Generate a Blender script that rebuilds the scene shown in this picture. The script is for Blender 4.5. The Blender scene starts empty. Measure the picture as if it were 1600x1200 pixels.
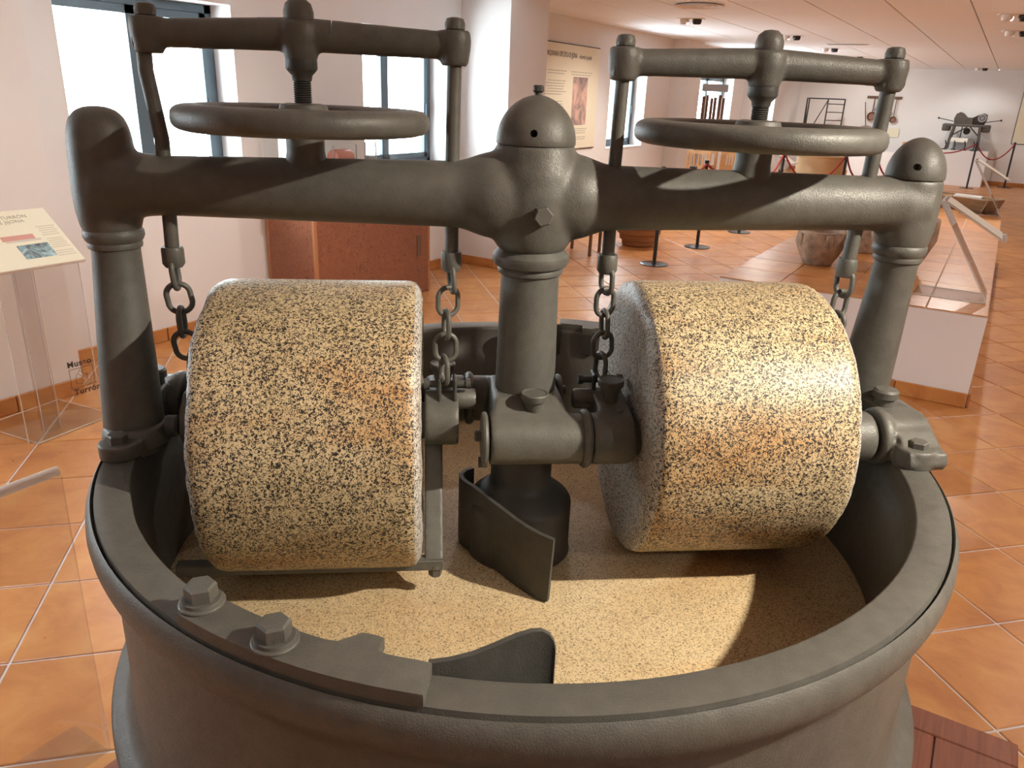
import bpy, bmesh, math, random
from mathutils import Vector, Matrix, noise
random.seed(7)
PI = math.pi
scene = bpy.context.scene
col = scene.collection

# ------------------------------------------------------------------ camera
CAM_H = 1.6
YAW, PITCH, ROLL = 0.5372708, 0.360374, 0.0394583
cd = bpy.data.cameras.new('camera'); cam = bpy.data.objects.new('camera', cd); col.objects.link(cam)
cd.sensor_width = 36.0; cd.lens = 36.0*1210.3/1600; cd.clip_start = 0.02; cd.clip_end = 200
fw = Vector((-math.sin(YAW)*math.cos(PITCH), math.cos(YAW)*math.cos(PITCH), -math.sin(PITCH)))
rt = Vector((math.cos(YAW), math.sin(YAW), 0)); dn = fw.cross(rt)
cr, sr = math.cos(ROLL), math.sin(ROLL)
r2 = rt*cr - dn*sr; d2 = dn*cr + rt*sr
mw = Matrix.Identity(4)
for i in range(3):
    mw[i][0] = r2[i]; mw[i][1] = -d2[i]; mw[i][2] = -fw[i]
mw[0][3], mw[1][3], mw[2][3] = 0, 0, CAM_H
cam.matrix_world = mw
scene.camera = cam

# ------------------------------------------------------------------ view, sky
scene.view_settings.view_transform = 'Standard'
scene.view_settings.look = 'None'
scene.view_settings.gamma = 1.0
scene.view_settings.use_curve_mapping = False
scene.view_settings.exposure = 0.14
scene.cycles.use_denoising = True
scene.cycles.max_bounces = 10
scene.cycles.diffuse_bounces = 5
scene.cycles.transparent_max_bounces = 24
scene.cycles.sample_clamp_indirect = 6.0
scene.cycles.caustics_reflective = False
scene.cycles.caustics_refractive = False
world = bpy.data.worlds.new('world'); scene.world = world; world.use_nodes = True
bg = world.node_tree.nodes['Background']
bg.inputs[0].default_value = (0.86, 0.95, 1.0, 1); bg.inputs[1].default_value = 20.5      # bright overcast sky

# ------------------------------------------------------------------ room sizes, mill frame
CEIL = 2.45
XL, XP, XR = -4.4, -4.7, 4.6          # near window wall, far window wall, right wall
YB, YF = -3.6, 21.4
MC = Vector((-0.672, 1.175, 0)); MA = 0.6507
MU = Vector((math.cos(MA), math.sin(MA), 0)); MW = Vector((-math.sin(MA), math.cos(MA), 0))
def mill_to_world(u, w, z): return MC + MU*u + MW*w + Vector((0, 0, z))

# lamps (ceiling spots of the room, plus unseen ones added as fill; the fixtures are built further down)
WARM = (1.0, 0.95, 0.88); KEYC = (1.0, 0.91, 0.76)
def spot(name, loc, target, energy, size_deg, blend=0.6, radius=0.04, color=WARM):
    l = bpy.data.lights.new(name, 'SPOT'); l.energy = energy; l.spot_size = math.radians(size_deg)
    l.spot_blend = blend; l.shadow_soft_size = radius; l.color = color
    o = bpy.data.objects.new(name, l); col.objects.link(o); o.location = loc
    d = Vector(target)-Vector(loc); o.rotation_euler = d.to_track_quat('-Z', 'Y').to_euler()
    return o
KEY = mill_to_world(1.62, -1.05, CEIL-0.04)
spot('key_spot_lamp', KEY, mill_to_world(-0.1, -0.12, 0.78), 350, 48, 0.9, 0.03, KEYC)
FIX = [  # x, y, aim x, aim y, energy
    (-0.19, 9.22, -0.6, 7.5, 60), (-0.18, 11.06, -0.5, 10.5, 60), (-2.79, 11.65, -3.0, 10.5, 60), (-2.77, 14.24, -2.7, 14.2, 60),
    (-2.74, 16.56, -2.7, 17.5, 60), (-3.29, 19.05, -3.0, 21.2, 60), (-0.83, 20.4, -0.8, 21.2, 18),
    (-3.35, 9.25, -4.2, 9.0, 60),
    (1.6, 6.5, -0.3, 5.6, 60), (1.9, 2.7, 1.6, 3.0, 70), (2.0, 0.3, 1.6, 0.9, 60), (-2.6, -0.2, -3.3, 0.9, 62), (2.4, 14, 2.2, 14, 60),  # this row and the next are unseen spots, added as fill light
    (-2.2, 3.9, -3.3, 2.4, 62), (0.4, -1.6, 0.2, -1.4, 25), (2.4, 18, 1.8, 19.5, 60)]
for i, (x, y, ax, ay, e) in enumerate(FIX):
    spot('ceiling_spot_lamp', (x, y, CEIL-0.06), (ax, ay, 0), e*1.95, 125, 0.8, 0.05)
WINS = [  # wall x (inner face), y0, y1, z0, z1
    (XL, 2.55, 3.70, 0.92, 2.05), (XL, 4.93, 6.04, 0.95, 2.05),
    (XP, 10.15, 11.40, 0.92, 2.02), (XP, 13.6, 15.7, 0.92, 2.02), (XP, 17.7, 19.0, 0.92, 2.02),
    (-3.97, -0.75, 0.45, 0.92, 2.05)]
for x, y0, y1, z0, z1 in WINS:        # sky portals: they only steer the sampling of the sky through each window
    l = bpy.data.lights.new('sky_portal', 'AREA'); l.shape = 'RECTANGLE'; l.size = z1-z0; l.size_y = y1-y0; l.cycles.is_portal = True
    o = bpy.data.objects.new('sky_portal', l); col.objects.link(o); o.location = (x-0.29, (y0+y1)/2, (z0+z1)/2); o.rotation_euler = (0, -PI/2, 0)

# ------------------------------------------------------------------ materials
def mat(name):
    m = bpy.data.materials.new(name); m.use_nodes = True
    nt = m.node_tree; return m, nt, nt.nodes['Principled BSDF']
def N(nt, t, **kw):
    n = nt.nodes.new(t)
    for k, v in kw.items():
        if k in n.inputs: n.inputs[k].default_value = v
        else: setattr(n, k, v)
    return n
def L(nt, a, b): nt.links.new(a, b)
def coords(nt, kind='Object'): return N(nt, 'ShaderNodeTexCoord').outputs[kind]
def ramp(nt, fac, stops, interp='LINEAR'):
    r = N(nt, 'ShaderNodeValToRGB'); r.color_ramp.interpolation = interp
    e = r.color_ramp.elements
    while len(e) < len(stops): e.new(0.5)
    for i, (p, c) in enumerate(stops):
        e[i].position = p; e[i].color = (*c, 1) if len(c) == 3 else c
    L(nt, fac, r.inputs[0]); return r.outputs[0]
def noise_tex(nt, vec, scale, detail=4, rough=0.55, dist=0):
    n = N(nt, 'ShaderNodeTexNoise'); n.inputs['Scale'].default_value = scale
    n.inputs['Detail'].default_value = detail; n.inputs['Roughness'].default_value = rough; n.inputs['Distortion'].default_value = dist
    L(nt, vec, n.inputs['Vector']); return n.outputs['Fac']
def mixc(nt, fac, a, b, mode='MIX'):
    m = N(nt, 'ShaderNodeMix', data_type='RGBA', blend_type=mode)
    for sock, v in ((m.inputs[0], fac), (m.inputs[6], a), (m.inputs[7], b)):
        if isinstance(v, (int, float)): sock.default_value = v
        elif isinstance(v, tuple): sock.default_value = (*v, 1) if len(v) == 3 else v
        else: L(nt, v, sock)
    return m.outputs[2]
def bump(nt, b, h, strength=0.2, dist=0.002):
    n = N(nt, 'ShaderNodeBump'); n.inputs['Strength'].default_value = strength; n.inputs['Distance'].default_value = dist
    L(nt, h, n.inputs['Height']); L(nt, n.outputs[0], b.inputs['Normal'])
def scaled(nt, vec, s):
    m = N(nt, 'ShaderNodeMapping'); m.inputs['Scale'].default_value = s; L(nt, vec, m.inputs['Vector']); return m.outputs[0]

def simple(name, c, rough=0.6, metal=0.0, var=0.0, scale=8.0, bmp=0.0, bscale=60.0, spec=0.5):
    m, nt, b = mat(name)
    b.inputs['Roughness'].default_value = rough; b.inputs['Metallic'].default_value = metal
    b.inputs['Specular IOR Level'].default_value = spec
    b.inputs['Base Color'].default_value = (*c, 1)
    v = None
    if var or bmp: v = coords(nt)
    if var:
        f = noise_tex(nt, v, scale, 5)
        L(nt, ramp(nt, f, [(0.3, tuple(x*(1-var) for x in c)), (0.7, tuple(min(1, x*(1+var)) for x in c))]), b.inputs['Base Color'])
    if bmp: bump(nt, b, noise_tex(nt, v, bscale, 4), bmp, 0.003)
    return m

def iron_mat(name, c0, c1, rough=0.5):
    m, nt, b = mat(name); v = coords(nt)
    n1 = noise_tex(nt, v, 5, 6, 0.65); n2 = noise_tex(nt, v, 430, 2, 0.6); n3 = noise_tex(nt, v, 45, 4, 0.6)
    base = ramp(nt, n1, [(0.25, c0), (0.75, c1)])
    base = mixc(nt, ramp(nt, n3, [(0.35, (0, 0, 0)), (0.75, (0.35,)*3)]), base, tuple(x*1.5 for x in c1))
    L(nt, base, b.inputs['Base Color'])
    b.inputs['Metallic'].default_value = 0.08
    L(nt, ramp(nt, n2, [(0.3, (rough-0.12,)*3), (0.75, (rough+0.14,)*3)]), b.inputs['Roughness'])
    add = N(nt, 'ShaderNodeMath', operation='ADD'); L(nt, n2, add.inputs[0]); L(nt, n3, add.inputs[1])
    bump(nt, b, add.outputs[0], 0.40, 0.0013)
    return m
IRON = iron_mat('cast_iron', (0.069, 0.067, 0.059), (0.110, 0.104, 0.089))
IRON_DARK = iron_mat('dark_cast_iron', (0.036, 0.035, 0.032), (0.060, 0.057, 0.050))

def granite(name, base0, base1, dark, amount, scale, stain):
    m, nt, b = mat(name); v = coords(nt)
    n1 = noise_tex(nt, v, scale, 2, 0.6, 1.2); n2 = noise_tex(nt, v, 9, 5, 0.6); n3 = noise_tex(nt, v, scale*2.3, 1, 0.5)
    n4 = noise_tex(nt, v, scale*0.16, 3, 0.6)
    base = ramp(nt, n2, [(0.3, base0), (0.7, base1)])
    # rust and oil stain bands that run round the stone
    st = noise_tex(nt, scaled(nt, v, (1.3, 4.5, 4.5)), 1.7, 4, 0.6)
    base = mixc(nt, ramp(nt, st, [(0.48, (0, 0, 0)), (0.72, (stain,)*3)]), base, (0.46, 0.19, 0.03))
    base = mixc(nt, ramp(nt, n3, [(0.55, (0, 0, 0)), (0.72, (0.5,)*3)]), base, tuple(min(1, x*1.45) for x in base1))
    sub = N(nt, 'ShaderNodeMath', operation='MULTIPLY_ADD'); L(nt, n4, sub.inputs[0]); sub.inputs[1].default_value = 0.10; L(nt, n1, sub.inputs[2])
    speck = ramp(nt, sub.outputs[0], [(amount, (0, 0, 0)), (amount+0.022, (1, 1, 1))])
    L(nt, mixc(nt, speck, base, dark), b.inputs['Base Color'])
    L(nt, ramp(nt, n1, [(0.3, (0.38,)*3), (0.7, (0.55,)*3)]), b.inputs['Roughness'])
    bump(nt, b, n1, 0.12, 0.0015)
    return m
GRANITE = granite('roller_granite', (0.50, 0.38, 0.21), (0.64, 0.51, 0.31), (0.022, 0.016, 0.013), 0.552, 270, 0.85)
GRANITE_ROUGH = granite('rough_granite_face', (0.46, 0.43, 0.38), (0.60, 0.56, 0.50), (0.05, 0.045, 0.045), 0.57, 290, 0.2)
BED = granite('bed_granite', (0.54, 0.41, 0.235), (0.63, 0.49, 0.295), (0.17, 0.12, 0.07), 0.60, 330, 0.35)

def terracotta(name, random_kind):
    m, nt, b = mat(name)
    if random_kind == 'object':
        rnd = N(nt, 'ShaderNodeObjectInfo').outputs['Random']
    else:
        rnd = N(nt, 'ShaderNodeNewGeometry').outputs['Random Per Island']
    pos = N(nt, 'ShaderNodeNewGeometry').outputs['Position']
    n1 = noise_tex(nt, pos, 5.5, 5, 0.62, 0.6); n2 = noise_tex(nt, scaled(nt, pos, (1, 1.6, 1)), 22, 4, 0.65)
    c = ramp(nt, n1, [(0.25, (0.40, 0.145, 0.042)), (0.5, (0.53, 0.220, 0.066)), (0.75, (0.61, 0.30, 0.095))])
    tint = ramp(nt, rnd, [(0.0, (0.84, 0.80, 0.78)), (0.5, (1, 1, 1)), (1.0, (1.05, 1.08, 1.12))])
    c = mixc(nt, 1.0, c, tint, 'MULTIPLY')
    c = mixc(nt, ramp(nt, n2, [(0.6, (0, 0, 0)), (0.85, (0.35,)*3)]), c, (0.66, 0.36, 0.22))
    L(nt, c, b.inputs['Base Color'])
    L(nt, ramp(nt, n2, [(0.3, (0.27,)*3), (0.8, (0.42,)*3)]), b.inputs['Roughness'])
    b.inputs['Specular IOR Level'].default_value = 0.5
    bump(nt, b, n1, 0.10, 0.004)
    return m
TILE = terracotta('terracotta_tile', 'object'); TILE_FAR = terracotta('terracotta_tile_far', 'island')
GROUT = simple('grout', (0.66, 0.60, 0.58), 0.85, var=0.12, scale=12, bmp=0.2)
PLASTER = simple('white_plaster', (0.80, 0.785, 0.775), 0.85, var=0.02, scale=2, bmp=0.05, bscale=90)
CEILM = simple('ceiling_panel', (0.87, 0.90, 0.94), 0.9, var=0.03, scale=30, bmp=0.25, bscale=240)
CEILGAP = simple('ceiling_grid_gap', (0.22, 0.17, 0.14), 0.9)
ALU = simple('grey_aluminium', (0.085, 0.12, 0.145), 0.45, 0.3)
WHITE = simple('white_paint', (0.82, 0.81, 0.82), 0.6)
BLACK = simple('black_metal', (0.018, 0.017, 0.017), 0.45)
BLACKW = simple('black_wood', (0.03, 0.024, 0.02), 0.5)
ROPE = simple('red_rope', (0.33, 0.025, 0.03), 0.8, var=0.2, scale=90)
PAPER = simple('cream_print_paper', (0.80, 0.74, 0.57), 0.55)
INK = simple('dark_ink', (0.05, 0.04, 0.035), 0.7)
INKG = simple('grey_ink', (0.42, 0.38, 0.28), 0.7)
COPPER = simple('red_copper_paint', (0.45, 0.13, 0.08), 0.4, 0.3)
STEELM = simple('pale_steel', (0.42, 0.42, 0.42), 0.35, 0.8)
MORTAR = simple('worn_stone', (0.34, 0.235, 0.165), 0.85, var=0.4, scale=16, bmp=0.5, bscale=40)
MORTAR2 = simple('pale_worn_stone', (0.42, 0.35, 0.28), 0.85, var=0.35, scale=20, bmp=0.5, bscale=40)
WOODL = simple('light_wood', (0.55, 0.30, 0.13), 0.55, var=0.15, scale=6)
WOODD = simple('dark_wood', (0.16, 0.08, 0.045), 0.6, var=0.25, scale=7)
CREAM = simple('cream_vat', (0.66, 0.47, 0.26), 0.5, var=0.08)
MACH = simple('grey_machine_iron', (0.12, 0.11, 0.10), 0.5, 0.3, var=0.2)
GREYT = simple('grey_paint', (0.36, 0.36, 0.36), 0.6)

def wood_grain(name, c0, c1, stretch, scale=5, rough=0.45):
    m, nt, b = mat(name); v = coords(nt)
    f = noise_tex(nt, scaled(nt, v, stretch), scale, 5, 0.6, 0.6)
    L(nt, ramp(nt, f, [(0.3, c0), (0.72, c1)]), b.inputs['Base Color']); b.inputs['Roughness'].default_value = rough
    return m
MAHOG = wood_grain('mahogany', (0.19, 0.055, 0.028), (0.29, 0.095, 0.045), (14, 1.0, 3))
TROUGHW = wood_grain('old_pale_wood', (0.30, 0.20, 0.12), (0.48, 0.34, 0.21), (2, 12, 12))
def burl():
    m, nt, b = mat('burl_veneer'); v = coords(nt)
    n1 = noise_tex(nt, v, 28, 5, 0.65, 1.8); n2 = noise_tex(nt, v, 3, 4, 0.6)
    c = ramp(nt, n1, [(0.30, (0.055, 0.018, 0.010)), (0.42, (0.24, 0.082, 0.040)), (0.75, (0.33, 0.125, 0.062))])
    c = mixc(nt, ramp(nt, n2, [(0.4, (0, 0, 0)), (0.7, (0.5,)*3)]), c, (0.21, 0.075, 0.04))
    L(nt, c, b.inputs['Base Color']); b.inputs['Roughness'].default_value = 0.38
    return m
BURL = burl(); BURLFRAME = simple('orange_wood_edging', (0.42, 0.18, 0.08), 0.4)
def wicker():
    m, nt, b = mat('wicker'); v = coords(nt)
    w = N(nt, 'ShaderNodeTexWave', wave_type='BANDS', bands_direction='Z'); w.inputs['Scale'].default_value = 30; w.inputs['Distortion'].default_value = 3
    L(nt, v, w.inputs['Vector'])
    L(nt, ramp(nt, w.outputs['Fac'], [(0.2, (0.26, 0.10, 0.035)), (0.8, (0.48, 0.23, 0.09))]), b.inputs['Base Color'])
    b.inputs['Roughness'].default_value = 0.8; bump(nt, b, w.outputs['Fac'], 0.6, 0.01); return m
WICKER = wicker()
def thin_clear(name, tint, refl, rough=0.02, ior=1.5):
    m = bpy.data.materials.new(name); m.use_nodes = True; nt = m.node_tree; nt.nodes.clear()
    out = N(nt, 'ShaderNodeOutputMaterial'); t = N(nt, 'ShaderNodeBsdfTransparent'); t.inputs[0].default_value = (*tint, 1)
    g = N(nt, 'ShaderNodeBsdfGlossy'); g.inputs['Roughness'].default_value = rough
    ge = N(nt, 'ShaderNodeNewGeometry'); dt = N(nt, 'ShaderNodeVectorMath', operation='DOT_PRODUCT')
    L(nt, ge.outputs['Incoming'], dt.inputs[0]); L(nt, ge.outputs['Normal'], dt.inputs[1])
    def mth(op, a, c=None):
        q = N(nt, 'ShaderNodeMath', operation=op)
        for i_, v_ in enumerate((a, c)):
            if v_ is None: continue
            if isinstance(v_, (int, float)): q.inputs[i_].default_value = v_
            else: L(nt, v_, q.inputs[i_])
        return q
    p5 = mth('POWER', mth('SUBTRACT', 1.0, mth('ABSOLUTE', dt.outputs['Value']).outputs[0]).outputs[0], 5.0)
    mu = mth('ADD', mth('MULTIPLY', p5.outputs[0], 0.96*refl).outputs[0], 0.04*refl)     # Schlick, the same from both sides of a thin sheet
    mx = N(nt, 'ShaderNodeMixShader'); L(nt, mu.outputs[0], mx.inputs[0]); L(nt, t.outputs[0], mx.inputs[1]); L(nt, g.outputs[0], mx.inputs[2])
    L(nt, mx.outputs[0], out.inputs[0]); return m
PANE = thin_clear('window_glass', (0.96, 0.98, 0.98), 1.0)
ACRYL = thin_clear('clear_acrylic', (0.955, 0.955, 0.96), 1.0)
def frosted_edge():
    m, nt, b = mat('acrylic_polished_edge'); b.inputs['Base Color'].default_value = (0.84, 0.82, 0.80, 1)
    b.inputs['Roughness'].default_value = 0.25; b.inputs['Alpha'].default_value = 0.45; return m
ACEDGE = frosted_edge()
def sheet_white():
    m, nt, b = mat('acrylic_with_paper'); b.inputs['Base Color'].default_value = (0.80, 0.76, 0.68, 1); b.inputs['Roughness'].default_value = 0.3; return m
ACPAPER = sheet_white()
def picture(name, cols, scale, stretch=(1, 1, 1)):
    m, nt, b = mat(name); v = coords(nt)
    f = noise_tex(nt, scaled(nt, v, stretch), scale, 4, 0.6, 1.0)
    k = len(cols)
    L(nt, ramp(nt, f, [(0.28+0.44*i/(k-1), c) for i, c in enumerate(cols)]), b.inputs['Base Color']); b.inputs['Roughness'].default_value = 0.5
    return m
PIC_WARM = picture('printed_photo_warm', [(0.10, 0.09, 0.10), (0.35, 0.25, 0.22), (0.62, 0.38, 0.30), (0.72, 0.52, 0.42)], 6, (1, 2, 0.8))
PIC_BLUE = picture('printed_photo_blue', [(0.05, 0.06, 0.06), (0.16, 0.20, 0.21), (0.30, 0.46, 0.48), (0.6, 0.65, 0.66)], 22)
PINK = simple('printed_pink_box', (0.62, 0.30, 0.24), 0.5)

# ------------------------------------------------------------------ mesh helpers
class B:
    """Collects primitive shapes into one bmesh, then links them as ONE mesh object."""
    def __init__(self): self.bm = bmesh.new()
    def box(self, c, s, rot=None, bev=0.0, seg=1, taper=None):
        r = bmesh.ops.create_cube(self.bm, size=1.0); vs = r['verts']
        M = Matrix.Translation(Vector(c)) @ (rot.to_4x4() if rot else Matrix.Identity(4)) @ Matrix.Diagonal((*s, 1))
        if taper:
            for v in vs:
                if v.co.z > 0: v.co.x *= taper; v.co.y *= taper
        bmesh.ops.transform(self.bm, matrix=M, verts=vs)
        if bev:
            es = list({e for v in vs for e in v.link_edges})
            bmesh.ops.bevel(self.bm, geom=es, offset=bev, segments=seg, profile=0.5, affect='EDGES')
        return self
    def lathe(self, prof, seg=48, axis='z', center=(0, 0, 0), closed=False, cap=True, ang=None):
        ax = {'z': Matrix.Identity(3), 'x': Matrix(((0, 0, 1), (1, 0, 0), (0, 1, 0))), 'y': Matrix(((0, 1, 0), (0, 0, 1), (1, 0, 0)))}[axis]
        C = Vector(center); rings = []
        for r, h in prof:
            if r < 1e-6: rings.append([self.bm.verts.new(C + ax @ Vector((0, 0, h)))])
            else: rings.append([self.bm.verts.new(C + ax @ Vector((r*math.cos(2*PI*k/seg), r*math.sin(2*PI*k/seg), h))) for k in range(seg)])
        pairs = list(zip(rings[:-1], rings[1:]))
        if closed: pairs.append((rings[-1], rings[0]))
        for a, b in pairs:
            for k in range(seg):
                k2 = (k+1) % seg
                q = [a[0]] if len(a) == 1 else [a[k], a[k2]]
                q2 = [b[0]] if len(b) == 1 else [b[k2], b[k]]
                f = q+q2
                if len(f) >= 3: self.bm.faces.new(f)
        if not closed and cap:
            for rg in (rings[0], rings[-1]):
                if len(rg) > 1: self.bm.faces.new(rg)
        return self
    def tube(self, path, r, seg=10, closed=False, cap=True, flat=None):
        P = [Vector(p) for p in path]; n = len(P); rad = r if isinstance(r, (list, tuple)) else [r]*n
        rings = []; up = None
        for i, p in enumerate(P):
            if closed: t = (P[(i+1) % n]-P[i-1]).normalized()
            else: t = (P[min(i+1, n-1)]-P[max(i-1, 0)]).normalized()
            if up is None: up = Vector((0, 0, 1)) if abs(t.z) < 0.9 else Vector((1, 0, 0))
            a = (up - t*up.dot(t)).normalized(); b = t.cross(a); up = a
            fa, fb = flat if flat else (1, 1)
            rings.append([self.bm.verts.new(p + (a*math.cos(2*PI*k/seg)*fa + b*math.sin(2*PI*k/seg)*fb)*rad[i]) for k in range(seg)])
        pr = list(zip(rings[:-1], rings[1:]))
        if closed: pr.append((rings[-1], rings[0]))
        for a, b in pr:
            for k in range(seg): self.bm.faces.new([a[k], a[(k+1) % seg], b[(k+1) % seg], b[k]])
        if cap and not closed:
            self.bm.faces.new(rings[0]); self.bm.faces.new(rings[-1])
        return self
    def prism(self, poly, a0, a1, plane='xy'):
        def P(x, y, a): return {'xy': (x, y, a), 'xz': (x, a, y), 'yz': (a, x, y)}[plane]
        v0 = [self.bm.verts.new(P(x, y, a0)) for x, y in poly]; v1 = [self.bm.verts.new(P(x, y, a1)) for x, y in poly]
        n = len(poly)
        self.bm.faces.new(v0); self.bm.faces.new(v1)
        for i in range(n): self.bm.faces.new([v0[i], v0[(i+1) % n], v1[(i+1) % n], v1[i]])
        return self
    def sheet(self, top, bot, thick_dir_fn, t):
        """wall of quads between polyline top and polyline bot, given thickness t along per-point normals"""
        n = len(top); F = []
        for s in (0.5, -0.5):
            F.append(([self.bm.verts.new(Vector(p)+thick_dir_fn(i)*t*s) for i, p in enumerate(top)],
                      [self.bm.verts.new(Vector(p)+thick_dir_fn(i)*t*s) for i, p in enumerate(bot)]))
        (a, b), (c, d) = F
        for i in range(n-1):
            for q in ([a[i], a[i+1], b[i+1], b[i]], [c[i], d[i], d[i+1], c[i+1]], [a[i], c[i], c[i+1], a[i+1]], [b[i], b[i+1], d[i+1], d[i]]): self.bm.faces.new(q)
        for i in (0, n-1): self.bm.faces.new([a[i], b[i], d[i], c[i]])
        return self
    def sphere(self, c, r, scale=(1, 1, 1), seg=20):
        rr = bmesh.ops.create_uvsphere(self.bm, u_segments=seg, v_segments=seg//2+2, radius=r)
        bmesh.ops.transform(self.bm, matrix=Matrix.Translation(Vector(c)) @ Matrix.Diagonal((*scale, 1)), verts=rr['verts']); return self
    def xf(self, M):
        bmesh.ops.transform(self.bm, matrix=M, verts=self.bm.verts[:]); return self
    def mesh(self, name, m=None, smooth=35, fix=True):
        if fix: bmesh.ops.recalc_face_normals(self.bm, faces=self.bm.faces[:])
        me = bpy.data.meshes.new(name); self.bm.to_mesh(me); self.bm.free()
        if m: me.materials.append(m)
        if smooth:
            me.polygons.foreach_set('use_smooth', [True]*len(me.polygons))
            me.set_sharp_from_angle(angle=math.radians(smooth))
        return me
    def build(self, name, m, parent=None, label=None, smooth=35, cast=None, loc=None, rot=None):
        me = self.mesh(name, m, 0 if cast else smooth)
        o = bpy.data.objects.new(name, me); col.objects.link(o)
        if cast:                                            # a casting: fuse the shapes and round the joints
            vox, it = cast
            r = o.modifiers.new('r', 'REMESH'); r.mode = 'VOXEL'; r.voxel_size = vox; r.use_smooth_shade = True
            s = o.modifiers.new('s', 'SMOOTH'); s.factor = 0.5; s.iterations = it
            bake(o)
        if parent: o.parent = parent
        if loc: o.location = loc
        if rot: o.rotation_euler = rot
        if label: o['label'] = label
        return o
def bake(o):
    dg = bpy.context.evaluated_depsgraph_get(); dg.update()
    me = bpy.data.meshes.new_from_object(o.evaluated_get(dg)); old = o.data
    mats = list(old.materials); o.modifiers.clear(); o.data = me; bpy.data.meshes.remove(old)
    me.polygons.foreach_set('use_smooth', [True]*len(me.polygons))
    if not me.materials:
        for mm in mats: me.materials.append(mm)
def cut(o, cutter_mesh):
    c = bpy.data.objects.new('cutter', cutter_mesh); col.objects.link(c)
    c.parent = o.parent                                    # same local frame as the part that is cut
    m = o.modifiers.new('b', 'BOOLEAN'); m.operation = 'DIFFERENCE'; m.solver = 'EXACT'; m.object = c
    bake(o); o.data.set_sharp_from_angle(angle=math.radians(35)); bpy.data.objects.remove(c)
def empty(name, loc=(0, 0, 0), rz=0.0, label=None, cat=None, group=None, kind=None):
    o = bpy.data.objects.new(name, None); col.objects.link(o); o.location = loc; o.rotation_euler = (0, 0, rz); o.empty_display_size = 0.05
    tag(o, label, cat, group, kind); return o
def tag(o, label=None, cat=None, group=None, kind=None):
    if label: o['label'] = label
    if cat: o['category'] = cat
    if group: o['group'] = group
    if kind: o['kind'] = kind
    return o
def kids(o): return [c for c in list(col.objects) if c.parent is o]
def copy_tree(o, parent=None):
    c = o.copy(); col.objects.link(c)
    if parent: c.parent = parent
    for k in kids(o): copy_tree(k, c)
    return c
def inst(name, me, parent=None, loc=(0, 0, 0), rot=(0, 0, 0), scale=None):
    o = bpy.data.objects.new(name, me); col.objects.link(o); o.parent = parent; o.location = loc; o.rotation_euler = rot
    if scale: o.scale = scale
    return o
def text_mesh(name, s, size, m, extrude=0.0006, align='LEFT', shear=0.0, spacing=1.0, bold=0.0):
    c = bpy.data.curves.new(name, 'FONT'); c.body = s; c.size = size; c.extrude = extrude; c.align_x = align; c.shear = shear; c.space_character = spacing; c.offset = bold
    o = bpy.data.objects.new(name, c); col.objects.link(o)
    dg = bpy.context.evaluated_depsgraph_get(); dg.update()
    me = bpy.data.meshes.new_from_object(o.evaluated_get(dg)); bpy.data.objects.remove(o)
    me.materials.clear(); me.materials.append(m); return me
def hexhead(b, c, r, h, axis='z', ang=0.0):
    P = [(r*math.cos(ang+k*PI/3), r*math.sin(ang+k*PI/3)) for k in range(6)]
    P2 = [(x*0.86, y*0.86) for x, y in P]
    def m(x, y, z):
        v = {'z': (x, y, z), 'y': (x, z, y), 'x': (z, x, y)}[axis]; return Vector(c)+Vector(v)
    bm = b.bm; s = 1 if h > 0 else -1
    lv = [[bm.verts.new(m(x, y, z)) for x, y in pp] for pp, z in ((P, 0), (P, h*0.86), (P2, h))]
    for a, d in zip(lv[:-1], lv[1:]):
        for k in range(6): bm.faces.new([a[k], a[(k+1) % 6], d[(k+1) % 6], d[k]])
    bm.faces.new(lv[0]); bm.faces.new(lv[-1]); return b
def arc(cx, cy, r, a0, a1, n): return [(cx+r*math.cos(a0+(a1-a0)*i/n), cy+r*math.sin(a0+(a1-a0)*i/n)) for i in range(n+1)]

# ------------------------------------------------------------------ the setting: floor
def structure(name, b, m, smooth=0):
    o = b.build(name, m, None, smooth=smooth); o['kind'] = 'structure'; return o
b = B(); b.box((( -5.2+XR+0.2)/2, (YB+YF)/2, -0.055), (XR+5.4, YF-YB+0.5, 0.10))
floor = structure('floor', b, GROUT)
SA, SB = 0.396, 0.384; OA, OB = 1.0575*1.6, 1.333*1.6; G = 0.009
def tile_mesh(name, sx, sy, m, th=0.012, ch=0.003):
    bm = bmesh.new(); x, y = sx/2, sy/2
    lv = [[bm.verts.new((sx_*(x-d), sy_*(y-d), z)) for sx_, sy_ in ((-1, -1), (1, -1), (1, 1), (-1, 1))] for d, z in ((0, -th), (0, -ch*0.7), (ch, 0))]
    for a, d in zip(lv[:-1], lv[1:]):
        for k in range(4): bm.faces.new([a[k], a[(k+1) % 4], d[(k+1) % 4], d[k]])
    bm.faces.new(lv[-1])
    me = bpy.data.meshes.new(name); bm.to_mesh(me); bm.free(); me.materials.append(m); return me
TM = tile_mesh('floor_tile', SB-G, SA-G, TILE)   # local x along (1,1), y along (-1,1)
def project(p):
    d = Vector(p)-Vector((0, 0, CAM_H)); z = d.dot(fw)
    if z < 0.05: return None
    return 800+1210.3*d.dot(r2)/z, 600+1210.3*d.dot(d2)/z
s2 = math.sqrt(0.5); allt = []
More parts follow.
